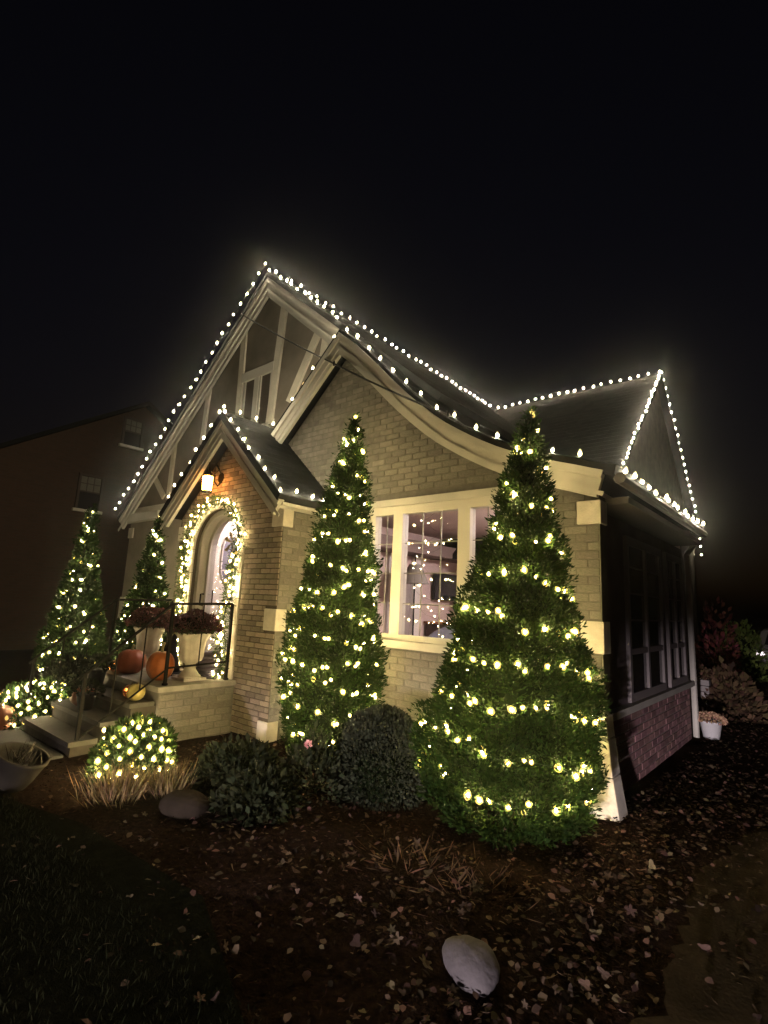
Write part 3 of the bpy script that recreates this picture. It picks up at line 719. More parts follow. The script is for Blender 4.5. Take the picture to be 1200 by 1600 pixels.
# =================================================================== ROOF STRING LIGHTS
TINY = ico_mesh('bulb', EM('reflection_dot_glow', (1.0, .80, .55), 60.0), 0.0045, 1, 1, 1.4)  # added bulbs, standing in for light dots reflected in the pane
rw = random.Random(12); wpth = [(rw.uniform(-2.2, -1.5), .075 + rw.uniform(-.01, .03), 2.66 - 1.3*(i/17) + rw.uniform(-.12, .12)) for i in range(18)]
string_lights(wpth, .21, 'added tiny lights inside the picture window standing in for reflections in its glass', mesh=TINY, jitter=.02, name='window_reflection_dots', group='added reflection dots', wire_r=.0012)
up = 0.14
string_lights([(PK[0]-.02, 0.31, PK[1]+up+.06), (LEFT_E[0]-0.05, 0.31, LEFT_E[1]+up+.06)], 0.226, 'bulb string down the long left rake of the tall half-timbered gable')
string_lights([(PK[0]+0.12, 0.33, PK[1]+up-0.1), (-3.82, 0.33, PK[1]+up-SL*(5.967-3.82))], 0.225, 'bulb string on the short right rake between both gable peaks')
string_lights([(-3.22, -0.20, 5.24)] + [(x, -0.20, z+0.085) for x, z in TOPC[1:]], 0.30, 'large bulbs along the swept right rake of the brick gable')
string_lights([(-3.42, -0.20, 5.20), (LB[0]+0.1, -0.20, LB[1]+0.27)], 0.27, 'bulb string down the left rake of the brick gable')
string_lights([(PK[0], 0.9, PK[1]+up+0.02), (PK[0], RIDGE_Y-0.1, PK[1]+up+0.02)], 0.235, 'small bulbs along the ridge running back from the tall gable')
string_lights([(PK[0]+0.15, RIDGE_Y, 7.64), (GXE, RIDGE_Y, 7.64)], 0.235, 'bulb string on the rear cross ridge rising to the far peak')
string_lights([(GXE, RIDGE_Y-0.1, 7.56), (GXE+0.03, 4.85, 7.62-0.89*(RIDGE_Y-4.85))], 0.215, 'dense bulb string on the near rake of the rear side gable')
string_lights([(GXE, RIDGE_Y+0.15, 7.45), (GXE, 12.75, 7.62-0.93*(12.75-RIDGE_Y)), (GXE, 12.75, 3.2)], 0.235, 'bulb string down the far rake of the rear side gable')
string_lights([(0.24, 0.0, 2.87), (0.24, 3.55, 2.87)], 0.258, 'large bulbs along the right side gutter')
string_lights([(PG[0]-0.08, -0.95, PG[1]+0.06), (PG[0]-EX, -0.95, PG[1]+0.13-PT*EX)], 0.235, 'bulb string down the left rake of the entry porch')
string_lights([(PG[0]+0.06, -0.95, PG[1]+0.03), (PG[0]+EX, -0.95, PG[1]+0.10-PT*EX), (PG[0]+EX+0.03, -0.35, PG[1]+0.09-PT*EX), (PG[0]+EX+0.03, -0.05, PG[1]+0.09-PT*EX)], 0.232, 'bulb string down the right rake of the entry porch')
string_lights([(PG[0], -0.95, PG[1]+0.13), (PG[0], 0.5, PG[1]+0.13)], 0.29, 'short row of bulbs on the porch roof ridge')

# =================================================================== LIT EVERGREENS
def leaf_mat(name, col, rv=0.35, tr=0.25, sp=0.12): return M(name, col, 0.7, rnd='island', rvar=rv, trans=tr, spec=sp)
ARB = leaf_mat('arborvitae_green', (0.014, 0.028, 0.005), sp=0.05)
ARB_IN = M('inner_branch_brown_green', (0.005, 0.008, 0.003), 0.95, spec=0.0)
BARK = M('brown_bark', (0.06, 0.04, 0.03), 0.95, var=0.3, vscale=20, bump=0.7, bscale=60)
def conifer(loc, H, prof, n, label, turns, nb, lean=(0, 0), leaf=0.042, mesh=None, slabel='', seed=1, lumps=0.10, zlow=0.06, cross=10):
    rng = np.random.default_rng(seed); rs = random.Random(seed)
    root = thing('arborvitae_tree', label, 'tree', loc, 'cone-shaped evergreens wrapped in lights')
    pz = np.array([p[0] for p in prof]); pr_ = np.array([p[1] for p in prof])
    ph = rng.uniform(0, 6.28, 6)
    def R(z, a):
        b = np.interp(z/H, pz, pr_)
        return b*(1 + lumps*(np.sin(3*a+5.1*z+ph[0])*0.5 + np.sin(5*a-7.3*z+ph[1])*0.4 + np.sin(9*a+11*z+ph[2])*0.35 + np.sin(14*a-17*z+ph[3])*0.3))
    def axis(z): return np.stack([lean[0]*(z/H)**1.3, lean[1]*(z/H)**1.3], -1)
    nc = max(300, n//28); zc = H*rng.uniform(0, 1, nc*4); ac = rng.uniform(0, 6.283, nc*4)
    keep = rng.uniform(0, pr_.max(), nc*4) < np.interp(zc/H, pz, pr_) + .02; zc = zc[keep][:nc]; ac = ac[keep][:nc]; nc = len(zc)
    oc = rng.normal(0.0, .020, nc); oc[rng.uniform(0, 1, nc) < .04] += .04
    id_ = rng.integers(0, nc, n); m = n; bz = np.interp(zc/H, pz, pr_)
    z = zc[id_] + rng.normal(0, .032, m); a = ac[id_] + rng.normal(0, .030, m)/np.maximum(bz[id_], .05)
    z = np.clip(z, zlow, H*1.005)
    d = np.abs(rng.normal(0, 0.075, m)); r = R(z, a) - d + 0.012 + oc[id_]; r = np.maximum(r, 0.006); ax = axis(z)
    P = np.stack([ax[:, 0]+r*np.cos(a), ax[:, 1]+r*np.sin(a), z], -1)
    cd = rng.normal(0, .45, (nc, 3))
    D = np.stack([np.cos(a), np.sin(a), np.full(m, 0.75)], -1) + cd[id_] + rng.normal(0, 0.40, (m, 3))
    L = leaf*rng.uniform(0.45, 1.45, m); W = L*rng.uniform(0.24, 0.46, m)
    link('foliage', cloud_mesh('foliage', P, D, L, W, ARB), root)
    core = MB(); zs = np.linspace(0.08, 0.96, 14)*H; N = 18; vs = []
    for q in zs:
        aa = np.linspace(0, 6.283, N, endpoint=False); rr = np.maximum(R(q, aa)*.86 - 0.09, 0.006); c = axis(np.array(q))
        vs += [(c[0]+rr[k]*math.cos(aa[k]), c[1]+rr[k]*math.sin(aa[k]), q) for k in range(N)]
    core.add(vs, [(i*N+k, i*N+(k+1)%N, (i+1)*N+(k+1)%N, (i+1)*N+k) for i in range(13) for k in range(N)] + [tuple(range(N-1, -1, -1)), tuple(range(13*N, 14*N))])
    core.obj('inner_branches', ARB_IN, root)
    MB().tube([(0, 0, -0.05), (0.01, 0, 0.3), (lean[0]*.5, lean[1]*.5, H*.5), (lean[0]*.95, lean[1]*.95, H*.95)], [0.06, 0.05, 0.03, 0.008], 8).obj('trunk', BARK, root)
    # lights wound round the cone
    sr = thing('tree_string_lights', slabel, 'string lights', loc, 'strings of lights wound round the evergreens')
    wire = []; s = 0.0
    tt = np.linspace(0, 1, 4000); zz = H*(0.985 - 0.90*tt**0.88); rr = np.interp(zz/H, pz, pr_)
    dz = np.abs(np.gradient(zz)); da = np.gradient(tt)*turns*6.283; ln = np.cumsum(np.sqrt((rr*da)**2 + dz**2)); ln /= ln[-1]
    k_all = np.interp((np.arange(nb)+0.5)/nb, ln, np.arange(4000)).astype(int)
    k_all = np.concatenate([np.linspace(0, k_all[3], 10).astype(int), k_all])
    clump = 0
    for i, k in enumerate(k_all):
        k = k_all[i-1]+int(rs.uniform(4, 10)) if (i % 3 == 1) else k; k = min(k, 3999); ang = turns*6.283*tt[k] + rs.gauss(0, 0.04); q = zz[k] + rs.gauss(0, 0.020) + 0.035*math.sin(2.3*ang+seed) + 0.02*math.sin(5.1*ang)
        q = min(max(q, 0.12), H*0.992)
        off = rs.choice((0.0, -0.014, -0.028, -0.042)) + rs.gauss(0, 0.008)
        r = max(0.006, float(R(np.array(q), np.array(ang))) + off); c = axis(np.array(q))
        p = (c[0]+r*math.cos(ang), c[1]+r*math.sin(ang), q)
        b = link('bulb', mesh or MINI_ME, sr, p); b.rotation_euler = (rs.uniform(-1, 1), rs.uniform(-1, 1), 0)
        sc = rs.choice((0.8, 1.0, 1.0, 1.25)); b.scale = (sc, sc, sc); wire.append(p)
    MB().tube(wire, 0.0025, 3).obj('wire', WIREM, sr)
    return root
P1 = [(0, .50), (.04, .70), (.09, .87), (.16, 1.0), (.25, .95), (.40, .74), (.55, .55), (.70, .37), (.82, .245), (.92, .135), (1, .02)]
conifer((-0.47, -0.84, 0), 3.30, [(a, b*0.665) for a, b in P1], 80000, 'large cone evergreen wrapped in lights at the right house corner', 9.2, 225, lean=(0.20, 0.02), seed=3,
        slabel='lights wound round the large evergreen at the right corner', lumps=0.15)
P2 = [(0, .62), (.10, .86), (.20, .98), (.30, 1.0), (.42, .84), (.55, .70), (.68, .53), (.80, .38), (.91, .20), (1, .02)]
conifer((-2.52, -0.80, 0), 3.72, [(a, b*0.485) for a, b in P2], 62000, 'tall narrow evergreen wrapped in lights between porch and picture window', 13, 245, lean=(0.12, 0.05), seed=8,
        slabel='lights wound round the evergreen between porch and window', lumps=0.15)
conifer((-8.45, -1.15, 0), 3.12, [(a, b*0.47) for a, b in P1], 22000, 'evergreen wrapped in lights at the far left beside the steps', 10, 130, lean=(0.02, 0), seed=5, leaf=0.07, mesh=MINIW_ME,
        slabel='lights wound round the far left evergreen')
conifer((-7.85, -0.25, 0), 3.05, [(a, b*0.48) for a, b in P1], 16000, 'evergreen wrapped in lights half hidden behind the porch', 9, 90, lean=(0.1, 0), seed=6, leaf=0.07, mesh=MINIW_ME,
        slabel='lights wound round the evergreen half hidden behind the porch')

# ---- leafy mounds
def mound(name, loc, rx, ry, rz, n, leaf, mat, label, cat, lift=0.0, up_b=0.3, flat=0.35, seed=1, squash=1.0, wfac=0.55, core=True, jit=0.12, group=None, zcut=0.2, la=1.0):
    rng = np.random.default_rng(seed); root = thing(name, label, cat, loc, group)
    u = rng.normal(size=(n, 3)); u /= np.linalg.norm(u, axis=1, keepdims=True); u[:, 2] = np.where(u[:, 2] < -zcut, -u[:, 2], u[:, 2])
    lump = 1 + la*0.08*np.sin(4*np.arctan2(u[:, 1], u[:, 0])+seed) + la*0.06*np.sin(7*u[:, 2]+3*u[:, 0]*2+seed)
    r = (1 - np.abs(rng.normal(0, jit, n)))*lump
    P = u*r[:, None]*np.array([rx, ry, rz]) + np.array([0, 0, lift]); P[:, 2] = np.maximum(P[:, 2], 0.01)
    D = u + np.array([0, 0, up_b]) + rng.normal(0, flat, (n, 3))
    L = leaf*rng.uniform(0.6, 1.3, n)
    link('foliage', cloud_mesh('foliage', P, D, L, L*wfac*rng.uniform(.8, 1.2, n), mat), root)
    if core:
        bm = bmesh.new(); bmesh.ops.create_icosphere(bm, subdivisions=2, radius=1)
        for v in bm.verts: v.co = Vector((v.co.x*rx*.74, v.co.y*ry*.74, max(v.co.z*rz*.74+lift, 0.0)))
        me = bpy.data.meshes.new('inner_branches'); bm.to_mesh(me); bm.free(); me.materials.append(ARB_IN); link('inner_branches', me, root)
    return root
def net_lights(loc, rx, ry, rz, nb, label, seed, mesh=None, lift=0.0):
    rs = random.Random(seed); root = thing('net_lights', label, 'string lights', loc, 'nets of lights on the clipped bushes'); wire = []
    for i in range(nb):
        f = (i+.5)/nb; a = i*2.39996; zc = 1 - f*1.12; rr = math.sqrt(max(0, 1-zc*zc)); o = 1.03 + rs.gauss(0, 0.03)
        p = (rx*rr*math.cos(a)*o + rs.gauss(0, .012), ry*rr*math.sin(a)*o + rs.gauss(0, .012), max(0.03, rz*zc*o+lift))
        b = link('bulb', mesh or MINI_ME, root, p); s = rs.uniform(.85, 1.25); b.scale = (s, s, s); wire.append(Vector(p))
    wire.sort(key=lambda q: (round(q.z*9), math.atan2(q.y, q.x))); MB().tube(wire, 0.0025, 3).obj('wire', WIREM, root)
mound('clipped_bush', (-3.42, -2.32, 0), .33, .33, .37, 4600, .055, ARB, 'round bush under bright lights beside the front steps', 'bush', lift=.10, seed=2)
net_lights((-3.42, -2.32, 0), .33, .33, .37, 90, 'net of bright lights over the round bush beside the steps', 3, lift=.10)
mound('clipped_bush', (-6.15, -2.28, 0), .50, .46, .40, 5000, .06, ARB, 'low lit bush at the left picture edge', 'bush', lift=.06, seed=4)
net_lights((-6.15, -2.28, 0), .50, .46, .40, 120, 'net of bright lights over the low bush at the left edge', 5, lift=.06, mesh=MINIW_ME)
BOX = leaf_mat('grey_green_boxwood', (0.030, 0.035, 0.020), 0.4, 0.1)
mound('boxwood_bush', (-1.62, -0.98, 0), .41, .39, .52, 15000, .032, BOX, 'unlit rounded boxwood between the two large evergreens', 'bush', lift=.20, seed=6, wfac=.7, jit=.07, zcut=.42, la=.3)
PEO = leaf_mat('dull_green_leaf', (0.017, 0.021, 0.009), 0.45, 0.2)
mound('leafy_perennial', (-2.62, -1.75, 0), .46, .40, .34, 1500, .085, PEO, 'broad-leaved green perennial clump in front of the porch corner', 'plant', seed=7, wfac=.5, jit=.3, core=False, up_b=-.1, flat=.6)
mound('leafy_perennial', (-2.05, -1.95, 0), .34, .34, .28, 1100, .075, PEO, 'darker leafy perennial clump in the middle of the bed', 'plant', seed=9, wfac=.5, jit=.3, core=False, up_b=-.1, flat=.6)
rose = mound('rose_bush', (-1.95, -1.45, 0), .30, .26, .48, 700, .055, PEO, 'small leafy rose bush with one pink flower', 'rose bush', seed=10, wfac=.6, jit=.3, core=False, lift=.05)
PINKF = M('pink_petal', (0.75, 0.36, 0.42), 0.6, trans=.2)
n = 26; P = RNG.normal(size=(n, 3)); P /= np.linalg.norm(P, axis=1, keepdims=True)
link('flower', cloud_mesh('flower', P*.012 + np.array([0.06, -.16, .46]), P + np.array([0, 0, .4]), np.full(n, .03), np.full(n, .026), PINKF), rose)

DARKL = leaf_mat('very_dark_shrub_leaf', (.012, .014, .008), .4, .1, 0.05)
mound('dark_shrub', (-6.95, -1.65, 0), .55, .45, .62, 3200, .07, DARKL, 'dark unlit shrub in front of the far left evergreen', 'shrub', seed=31, jit=.15)
for x, y, z, rr, lb in ((-5.62, -1.86, FLOOR-.1525, .12, 'dark pot of withered plants on the top step by the left rail'), (-5.05, -2.16, FLOOR-.305, .10, 'dark pot of withered plants on the middle step')):
    dp = thing('dark_flower_pot', lb, 'flower pot', (x, y, z), 'dark pots on the steps')
    MB().lathe([(rr*.7, 0), (rr*.75, .01), (rr, rr*1.5), (rr*1.08, rr*1.55), (rr*1.08, rr*1.75), (rr*.9, rr*1.75)], 20).obj('pot', M('dark_glazed_pot', (.012, .011, .012), .6, spec=.1), dp, True)
    nn = 260; uu = RNG.normal(size=(nn, 3)); uu /= np.linalg.norm(uu, axis=1, keepdims=True); uu[:, 2] = np.abs(uu[:, 2])
    link('foliage', cloud_mesh('foliage', uu*np.array([rr*1.5, rr*1.5, rr*1.3]) + np.array([0, 0, rr*1.7]), uu + RNG.normal(0, .4, (nn, 3)), np.full(nn, .055), np.full(nn, .03), DARKL), dp)
# ---- flower mums in urns, pumpkins and porch things
MUM = M('maroon_mum_petal', (0.045, 0.011, 0.017), 0.7, rnd='island', rvar=0.6, trans=.1)
MUM2 = M('rust_mum_petal', (0.075, 0.022, 0.02), 0.7, rnd='island', rvar=0.6, trans=.1)
URN = M('white_urn_paint', (0.45, 0.41, 0.36), 0.7, var=0.2, vscale=8, bump=0.3, bscale=50)
def urn(loc, label):
    u = thing('urn_planter', label, 'planter', loc, 'white urns on the stoop')
    MB().box(-.15, .15, -.15, .15, 0, .03).obj('plinth', URN, u)
    MB().lathe([(.135, .031), (.135, .05), (.115, .065), (.075, .12), (.055, .17), (.065, .19), (.075, .20)], 24).obj('foot', URN, u, True)
    MB().lathe([(.075, .201), (.125, .23), (.145, .28), (.148, .36), (.160, .46), (.185, .52), (.205, .545), (.205, .565), (.18, .565), (.165, .54)], 48, (0, 0, 0), rib=12, amp=.10).obj('bowl', URN, u, True)
def mum(loc, r, mat, label, seed):
    rng = np.random.default_rng(seed); root = thing('potted_mum', label, 'flowers', loc, 'chrysanthemums in the white urns')
    n = 2600; u = rng.normal(size=(n, 3)); u /= np.linalg.norm(u, axis=1, keepdims=True); u[:, 2] = np.abs(u[:, 2])*1.05 - 0.12
    rr = 1 + .10*np.sin(5*u[:, 0]+seed) + .09*np.sin(7*u[:, 1]+2*seed) + .06*np.sin(13*u[:, 2]); P = u*(r*rr*(1-np.abs(rng.normal(0, .05, n))))[:, None]*np.array([1, 1, .72]); P[:, 2] += .06
    link('flower_heads', cloud_mesh('flower_heads', P, u + rng.normal(0, .5, (n, 3)), rng.uniform(.022, .042, n), rng.uniform(.018, .032, n), mat), root)
    n = 500; u = rng.normal(size=(n, 3)); u /= np.linalg.norm(u, axis=1, keepdims=True); u[:, 2] = -np.abs(u[:, 2])*.45
    link('leaves', cloud_mesh('leaves', u*r*.85*np.array([1, 1, .5]) + np.array([0, 0, .07]), u + rng.normal(0, .4, (n, 3)), np.full(n, .05), np.full(n, .028), leaf_mat('mum_leaf', (.03, .04, .02))), root)
    bm = bmesh.new(); bmesh.ops.create_icosphere(bm, subdivisions=2, radius=1)
    for v in bm.verts: v.co = Vector((v.co.x*r*.82, v.co.y*r*.82, max(v.co.z, -.1)*r*.58+.05))
    me = bpy.data.meshes.new('stems'); bm.to_mesh(me); bm.free(); me.materials.append(ARB_IN); link('stems', me, root)
urn((-4.62, -1.16, FLOOR), 'white urn at the right front of the stoop')
mum((-4.62, -1.16, FLOOR+.555), .31, MUM, 'dark maroon mum in the right urn', 1)
urn((-5.76, -1.16, FLOOR), 'white urn at the left of the stoop')
mum((-5.76, -1.16, FLOOR+.555), .30, MUM2, 'rust red mum in the left urn', 2)
def pumpkin(loc, r, sq, col, label, ribs=10, glow=None, stem=.07, spots=False):
    root = thing('pumpkin', label, 'pumpkin', loc, 'pumpkins on the stoop and steps')
    m = M('pumpkin_skin_%d_%d' % (int(col[0]*1000), int(col[1]*1000)), col, .5, var=.18, vscale=12, bump=.15, bscale=30)
    N = 40; prof = []; K = 14
    mb = MB(); vs = []
    for i in range(K+1):
        t = -math.pi/2 + math.pi*i/K; zr = math.sin(t); c = math.cos(t)
        for k in range(N):
            a = 6.2832*k/N; g = 1 - .085*(1-abs(math.cos(ribs*a/2)))**1.6*(.35+.65*c)
            zz = zr*sq - (.16*sq*math.exp(-(c/.28)**2) if zr > 0 else -.10*sq*math.exp(-(c/.28)**2))
            vs.append((r*max(c, .02)*g*math.cos(a), r*max(c, .02)*g*math.sin(a), r*(zz + sq*.9)))
    mb.add(vs, [(i*N+k, i*N+(k+1)%N, (i+1)*N+(k+1)%N, (i+1)*N+k) for i in range(K) for k in range(N)] + [tuple(range(N-1, -1, -1)), tuple(range(K*N, K*N+N))])
    body = mb.obj('body', m, root, True)
    zt = r*(sq*.9+sq*.84)
    if stem: MB().tube([(0, 0, zt-.02), (.004, 0, zt+stem*.5), (.02, .008, zt+stem)], [r*.13, r*.085, r*.10], 7).obj('stem', M('dry_pumpkin_stem', (.22, .18, .10), .9, var=.3, vscale=20), root)
    if glow:
        # carved openings showing the candle light inside
        ga = glow; e = EM('candle_glow', (1.0, .32, .06), 9.0)
        def patch(a0, a1, z0, z1, nm):
            vs = []
            for a, zf in ((a0, z0), (a1, z0), (a1, z1), ((a0+a1)/2, z1+.03), (a0, z1)):
                c = math.sqrt(max(.05, 1-(zf)**2)); vs.append((r*1.004*c*math.cos(a), r*1.004*c*math.sin(a), r*(zf*sq+sq*.9)))
            vi = [(x*.93, y*.93, z) for x, y, z in vs]; n5 = len(vs)
            MB().add(vs + vi, [tuple(range(n5))] + [(i, (i+1) % n5, (i+1) % n5+n5, i+n5) for i in range(n5)]).obj(nm, e, root)
        patch(ga-.62, ga-.22, .18, .48, 'carved_eye'); patch(ga+.22, ga+.62, .18, .48, 'carved_eye'); patch(ga-.65, ga+.65, -.50, -.18, 'carved_mouth')
    return root
OR = (0.30, 0.085, 0.022)
pumpkin((-5.48, -1.50, FLOOR), .19, .86, (0.24, 0.065, 0.03), 'large dull orange pumpkin at the top of the steps by the left rail')
pumpkin((-5.72, -1.58, FLOOR), .085, .9, OR, 'small carved pumpkin glowing beside the large pumpkin', glow=-1.0, stem=.03)
pumpkin((-4.78, -1.46, FLOOR), .165, 1.12, OR, 'tall orange pumpkin in front of the right urn', stem=.12)
pumpkin((-4.50, -1.86, FLOOR-.1525), .10, .95, (0.42, 0.34, 0.12), 'pale yellow speckled pumpkin on the top step', stem=.02)
pumpkin((-4.68, -1.84, FLOOR-.1525), .085, .9, OR, 'small carved pumpkin glowing beside the pale yellow one', glow=-.7, stem=.03)
pumpkin((-5.30, -2.10, FLOOR-.305), .14, .85, (0.17, 0.05, 0.025), 'dim orange pumpkin on the middle step by the left rail')
pumpkin((-5.98, -2.72, 0.0), .17, .85, (0.15, 0.05, 0.025), 'dim pumpkin on the ground left of the steps')
hat = thing('pointed_hat', 'black pointed cloth hat standing between the two urns', 'hat', (-5.22, -1.12, FLOOR))
BLK = M('black_cloth', (0.010, 0.009, 0.011), .95, bump=.4, bscale=50)
MB().lathe([(.24, 0), (.25, .012), (.16, .03)], 20).obj('brim', BLK, hat, True)
MB().tube([(0, 0, .02), (0, 0, .16), (.015, 0, .32), (.05, .01, .46), (.09, .02, .55)], [.155, .12, .075, .035, .006], 14).obj('crown', BLK, hat, True)
bk = thing('striped_basket', 'dark violet grey banded round basket beside the door', 'basket', (-4.62, -0.89, FLOOR))
BKM = M('violet_grey_wicker', (.075, .065, .10), .8, rnd='object', rvar=.4, bump=.4, bscale=90)
for k in range(7):
    rr = (.10, .125, .14, .145, .14, .125, .10)[k]; z = .03 + .045*k
    MB().tube([(rr*math.cos(a), rr*math.sin(a), z) for a in np.linspace(0, 6.2832, 19)], .024, 6, False).obj('band', BKM, bk, True)
MB().lathe([(.09, .0), (.10, .01), (.11, .30), (.02, .33)], 16).obj('lining', BKM, bk)
mat_ = thing('door_mat', 'pale striped mat on the stoop before the door', 'mat', (-5.02, -0.98, FLOOR))
for k in range(6): MB().box(-.40, .40, -.20+k*.065, -.20+k*.065+.058, .001, .014).obj('strip', M('pale_mat_weave', (.42, .38, .30), .95, rnd='object', rvar=.5), mat_)

# lantern over the door
lan = thing('wall_lantern', 'black iron lantern glowing orange above the arched door', 'lantern', (-5.06, PY, 3.32)); lan.scale = (1.35, 1.15, 1.45)
MB().lathe([(.02, -.02), (.055, 0), (.055, .012)], 12, (0, 0, 0)).obj('backplate', IRON, lan).rotation_euler = (math.pi/2, 0, 0)
MB().tube([(0, -.01, -.05), (0, -.05, -.09), (0, -.10, -.05), (0, -.10, .03), (0, -.05, .07), (0, -.01, .04)], .009, 6).obj('scroll', IRON, lan)
MB().tube([(0, -.02, .05), (0, -.10, .13), (0, -.19, .12), (0, -.19, .07)], .010, 6).obj('arm', IRON, lan)
MB().lathe([(.085, .005), (.075, .012), (.035, .055), (.014, .10), (.004, .13)], 8, (0, -.19, -.02)).obj('cap', IRON, lan)
MB().lathe([(.042, -.155), (.052, -.15), (.058, -.02), (.05, -.015)], 12, (0, -.19, 0)).obj('glass', EM('lantern_flame_glow', (1.0, .36, .07), 55.0), lan, True)
for k in range(6):
    a = k*math.pi/3; MB().tube([(.056*math.cos(a), -.19+.056*math.sin(a), -.16), (.063*math.cos(a), -.19+.063*math.sin(a), -.01)], .005, 4).obj('bar', IRON, lan)
MB().lathe([(.062, -.175), (.062, -.16), (.02, -.158)], 8, (0, -.19, 0)).obj('base', IRON, lan)

GARB = mini(EM('garland_filament_glow', (1.0, 0.77, 0.36), 240.0))
# garland round the door
gar = thing('door_garland', 'green garland full of lights draped around the arched door', 'garland', (DC, PY, FLOOR))
gp = []
for z in np.linspace(0.03, DS-FLOOR, 30): gp.append((-(DR+.10)+.03*math.sin(z*7), -.09, z))
for a in np.linspace(math.pi, 0, 24): gp.append(((DR+.11)*math.cos(a), -.09, DS-FLOOR+(DR+.11)*math.sin(a)))
for z in np.linspace(DS-FLOOR, 0.04, 30): gp.append((DR+.03 - .07*math.sin((DS-FLOOR-z)*1.2) + .02*math.sin(z*8), -.10-.03*math.sin(z*3), z))
gp += [(DR-.05, -.16, .03), (DR-.18, -.17, .03), (DR-.28, -.15, .03)]
gp = np.array(gp); n = 7500; k = RNG.uniform(0, len(gp)-1.001, n); i0 = k.astype(int); fr_ = (k-i0)[:, None]
base = gp[i0]*(1-fr_) + gp[i0+1]*fr_; off = RNG.normal(0, .036, (n, 3)); P = base + off; P[:, 1] = np.minimum(P[:, 1], -.032); P[:, 2] = np.maximum(P[:, 2], .01)
link('greenery', cloud_mesh('greenery', P, off + RNG.normal(0, .02, (n, 3)), RNG.uniform(.03, .065, n), RNG.uniform(.008, .016, n), leaf_mat('garland_green', (.05, .075, .025))), gar)
MB().tube([tuple(q) for q in gp], .012, 5).obj('rope', WIREM, gar)
for i in range(170):
    k = i/170*(len(gp)-1.01); j = int(k); q = gp[j]*(1-(k-j)) + gp[j+1]*(k-j) + RNG.normal(0, .035, 3); q[1] = min(q[1], -.05); q[2] = max(q[2], .02)
    link('bulb', GARB, gar, q)
bow = MB()
for a in (0.5, 1.8, 2.7, 3.9, 5.2): bow.add([(DR+.02, -.13, 2.32-.61+.02), (DR+.02+.13*math.cos(a)-.03*math.sin(a), -.15, 1.73+.13*math.sin(a)+.03*math.cos(a)), (DR+.02+.15*math.cos(a), -.17, 1.73+.15*math.sin(a)), (DR+.02+.13*math.cos(a)+.03*math.sin(a), -.15, 1.73+.13*math.sin(a)-.03*math.cos(a))], [(0, 1, 2, 3)])
bow.obj('burlap_bow', M('burlap', (.45, .36, .22), .95), gar)

# railings
def railing(x, label):
    r = thing('stair_railing', label, 'railing', (x, 0, 0), 'iron railings of the front steps')
    for y, z0, z1 in ((-.80, FLOOR, 1.55), (-1.60, FLOOR, 1.53), (-2.47, 0.02, .80)):
        MB().beam((0, y, z0), (0, y, z1), .032, .032, up=(0, 1, 0)).obj('post', IRON, r)
        MB().lathe([(.035, 0), (.035, .02), (.02, .03)], 8, (0, y, z0)).obj('foot', IRON, r)
    MB().tube([(0, -.80, 1.55), (0, -1.60, 1.53), (0, -2.47, .80), (0, -2.52, .74)], .017, 7).obj('handrail', IRON, r)
    MB().tube([(0, -.80, .83), (0, -1.58, .80), (0, -2.47, .16)], .012, 6).obj('lower_rail', IRON, r)
    for y in (-1.2,): MB().tube([(0, y, .82), (0, y, 1.54)], .008, 5).obj('baluster', IRON, r)
    for t in (.33, .66):
        y = -1.60 - .87*t; MB().tube([(0, y, .80-.64*t), (0, y, 1.53-.73*t)], .008, 5).obj('baluster', IRON, r)
railing(-4.37, 'black iron railing on the near right side of the steps')
railing(-5.92, 'black iron railing on the far left side of the steps')

# pale planter lying in the left foreground
pn = thing('tilted_planter', 'pale planter pot with dark dead stems at the lower left', 'planter', (-3.80, -3.20, 0.0))
pn.rotation_euler = (rad(-14), rad(16), 0); pn.scale = (.85, .85, .9)
PNM = M('pale_tan_glazed_pot', (.035, .030, .025), .7, var=.2, vscale=6, spec=.05)
MB().lathe([(.13, .0), (.15, .01), (.20, .14), (.235, .27), (.25, .30), (.25, .325), (.225, .325), (.21, .27), (.20, .25)], 28).obj('pot', PNM, pn, True)
MB().lathe([(.19, .20), (.20, .245), (.02, .25)], 20).obj('soil', SOIL, pn)
n = 60; P = np.zeros((n, 3)); P[:, :2] = RNG.normal(0, .07, (n, 2)); P[:, 2] = .24
link('stems', cloud_mesh('stems', P, np.stack([RNG.normal(0, .5, n), RNG.normal(0, .5, n), np.ones(n)], -1), RNG.uniform(.1, .24, n), np.full(n, .012), M('dead_stem', (.05, .04, .03), .9)), pn)

# dry grasses, ferns, rocks
DRY = M('dry_straw_blade', (.16, .11, .05), .9, rnd='island', rvar=.5, trans=.15)
def tuft(loc, n, h, spread, mat, label, seed, lean=.5, w=.008, cat='grass tuft', name='dry_grass_tuft'):
    rng = np.random.default_rng(seed); root = thing(name, label, cat, loc)
    P = np.zeros((n, 3)); P[:, :2] = rng.normal(0, spread, (n, 2)); D = np.concatenate([P[:, :2]/spread*lean*.5 + rng.normal(0, lean*.5, (n, 2)), np.ones((n, 1))], 1)
    link('blades', cloud_mesh('blades', P, D, h*rng.uniform(.5, 1.2, n), w*rng.uniform(.6, 1.5, n), mat), root)['kind'] = 'stuff'
tuft((-3.00, -2.62, 0), 420, .26, .10, DRY, 'dry straw coloured grass tuft below the lit round bush on the left', 1)
tuft((-2.86, -2.28, 0), 320, .24, .08, DRY, 'dry straw coloured grass tuft below the lit round bush on the right', 2)
RUST = M('rusty_dead_fern', (.055, .027, .014), .9, rnd='island', rvar=.5)
tuft((-.66, -1.80, 0), 90, .15, .16, RUST, 'rusty dead fern clump in the leaves before the right evergreen', 3, lean=2.6, w=.010, cat='fern', name='dead_fern')
